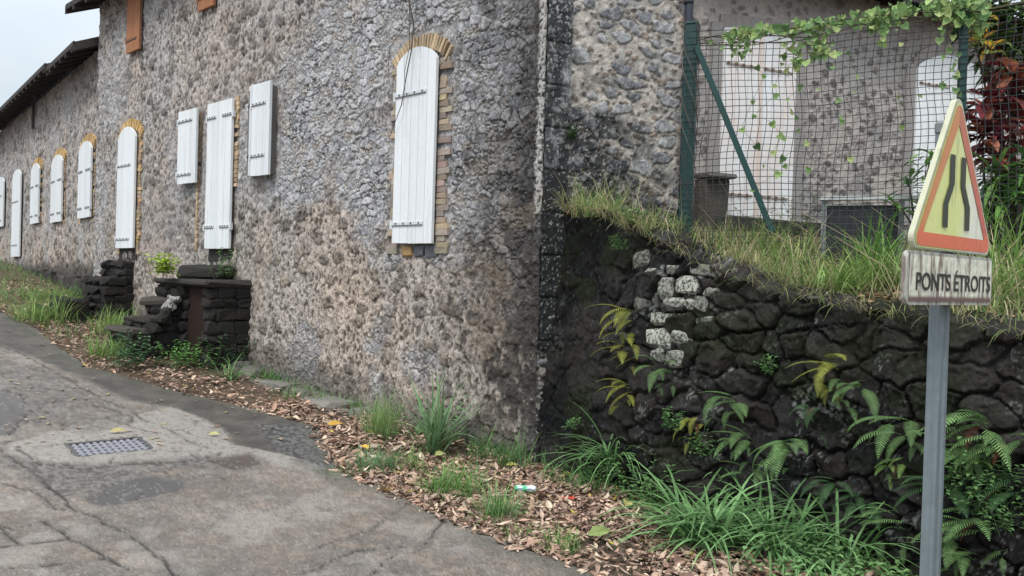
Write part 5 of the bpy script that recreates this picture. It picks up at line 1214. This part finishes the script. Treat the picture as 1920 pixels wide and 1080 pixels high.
# ------------------------------------------------------------------ shrubs at the right
def shrub(base, name, lab, h, spread, nl, ls, cols, trunk=(.08, .06, .05), wid=.38, z0=.25, stems=7, whorl=False):
    r = empty(name, base); tag(r, lab, 'shrub'); sm = MB(); fo_ = MB(); base = np.array(base, float)
    ends = []
    for k in range(stems):
        a = 6.28*k/stems+random.uniform(-.4, .4); rr_ = spread*random.uniform(.2, 1); top = base+np.array([math.cos(a)*rr_, math.sin(a)*rr_, h*random.uniform(z0+.2, 1)]); mid = base*.45+top*.55+np.array([0, 0, -.05]); sm.tube([base, mid, top], [.014, .009, .004], 5, trunk, caps=False); ends.append((mid, top))
    for k in range(nl):
        m_, t_ = random.choice(ends); t = random.random()**.6; p = m_+(t_-m_)*t+np.random.default_rng(k+nl).normal(0, spread*.16, 3); a = random.uniform(0, 6.28); c = np.array(random.choice(cols))*random.uniform(.6, 1.4)
        L = ls*random.uniform(.6, 1.15); leaf(fo_, p, [math.cos(a), math.sin(a), random.uniform(-.5, .7)], [0, 0, 1], L, L*wid, c, .12, .3)
    sm.build('stem', M_leaf, r); fo_.build('foliage', M_green, r)
def bpos(px, u): 
    s = tpos(px, 0, u); return terr(s, u)
def fpix(px, py, o):                                  # point at picture position on a plane o metres behind the fence
    P = FP-FN*o; s, z = hit(P, FD, px, py); return on(P, FD, s, z)
RC = ((.22, .04, .05), (.13, .03, .04), (.36, .09, .08), (.08, .02, .03), (.42, .16, .10)); DG = ((.045, .10, .03), (.09, .17, .05), (.025, .055, .025)); MG = ((.12, .25, .06), (.20, .36, .10), (.05, .12, .04))
def cluster(base, tops, name, lab, ls, cols, n, wid, rad, drp=.3, trunk=(.08, .06, .05), stem_r=.012):
    r = empty(name, base); tag(r, lab, 'shrub'); sm = MB(); fo_ = MB()
    for t_ in tops:
        t_ = np.array(t_); b = np.array(base); sm.tube([b, b*.4+t_*.6+np.array([random.gauss(0, .04), random.gauss(0, .04), 0]), t_], [stem_r, stem_r*.7, stem_r*.4], 5, trunk, caps=False)
        for k in range(n):
            a = random.uniform(0, 6.28); e = random.uniform(-.5, 1.0); d = np.array([math.cos(a)*math.cos(e), math.sin(a)*math.cos(e), math.sin(e)]); L = ls*random.uniform(.6, 1.15)
            leaf(fo_, t_+d*rad*random.random()+np.array([0, 0, random.uniform(-.5, .1)*rad*2]), d+np.array([0, 0, -.15]), [0, 0, 1], L, L*wid, np.array(random.choice(cols))*random.uniform(.6, 1.5), .12, drp)
    sm.build('stem', M_leaf, r); fo_.build('foliage', M_green, r)
b0 = fpix(1860, 470, .25); b0[2] = 1.95
cluster(b0, [fpix(1845, 190, .25), fpix(1880, 225, .3), fpix(1848, 250, .2), fpix(1890, 175, .35), fpix(1915, 255, .3), fpix(1868, 285, .25), fpix(1900, 130, .3)], 'croton_shrub', 'dark red leaved shrub behind the tip of the sign', .20, RC, 26, .44, .06)
b1 = fpix(1900, 480, .55); b1[2] = 1.95
cluster(b1, [fpix(x, y, .5+random.random()*.3) for x, y in ((1880, 20), (1850, 60), (1905, 60), (1880, 100), (1920, 110), (1845, 15), (1950, 40), (1960, 130), (1930, 180), (1830, 10), (1895, 155), (1900, 5))], 'tall_shrub', 'tall dark green shrub filling the top right corner', .14, DG+((.16, .22, .06), (.14, .06, .04)), 60, .44, .15)
cluster(b1+np.array([.1, .1, 0]), [fpix(1838, 30, .25), fpix(1836, 65, .2), fpix(1858, 85, .3), fpix(1812, 8, .25)], 'yellowing_shrub', 'shrub with orange yellow leaves beside the far fence post', .12, ((.75, .45, .08), (.60, .34, .08), (.22, .28, .06)), 14, .42, .08)
b2 = fpix(1890, 480, .15); b2[2] = 1.9
cluster(b2, [fpix(1870, 320, .15), fpix(1900, 345, .2), fpix(1925, 310, .2), fpix(1880, 375, .1), fpix(1850, 360, .2), fpix(1930, 380, .15)], 'long_leaved_shrub', 'long narrow leaved green shrub at the right edge under the red one', .26, MG, 26, .14, .08, .35)
b3 = fpix(1905, 520, .6); b3[2] = 1.9
cluster(b3, [fpix(x, y, .8) for x, y in ((1880, 330), (1910, 360), (1930, 400), (1880, 410), (1950, 330), (1930, 300), (1915, 440), (1870, 450))], 'dark_shrub', 'dense dark shrub low behind the long leaved one at the right edge', .12, DG, 70, .4, .17)
b4 = fpix(1715, 430, .2); b4[2] = 1.95
cluster(b4, [fpix(1705, 345, .15), fpix(1735, 320, .2), fpix(1690, 390, .2), fpix(1728, 380, .15), fpix(1745, 290, .2)], 'green_shrub', 'loose green leafed shrub showing left of the sign triangle', .17, MG, 14, .2, .07)
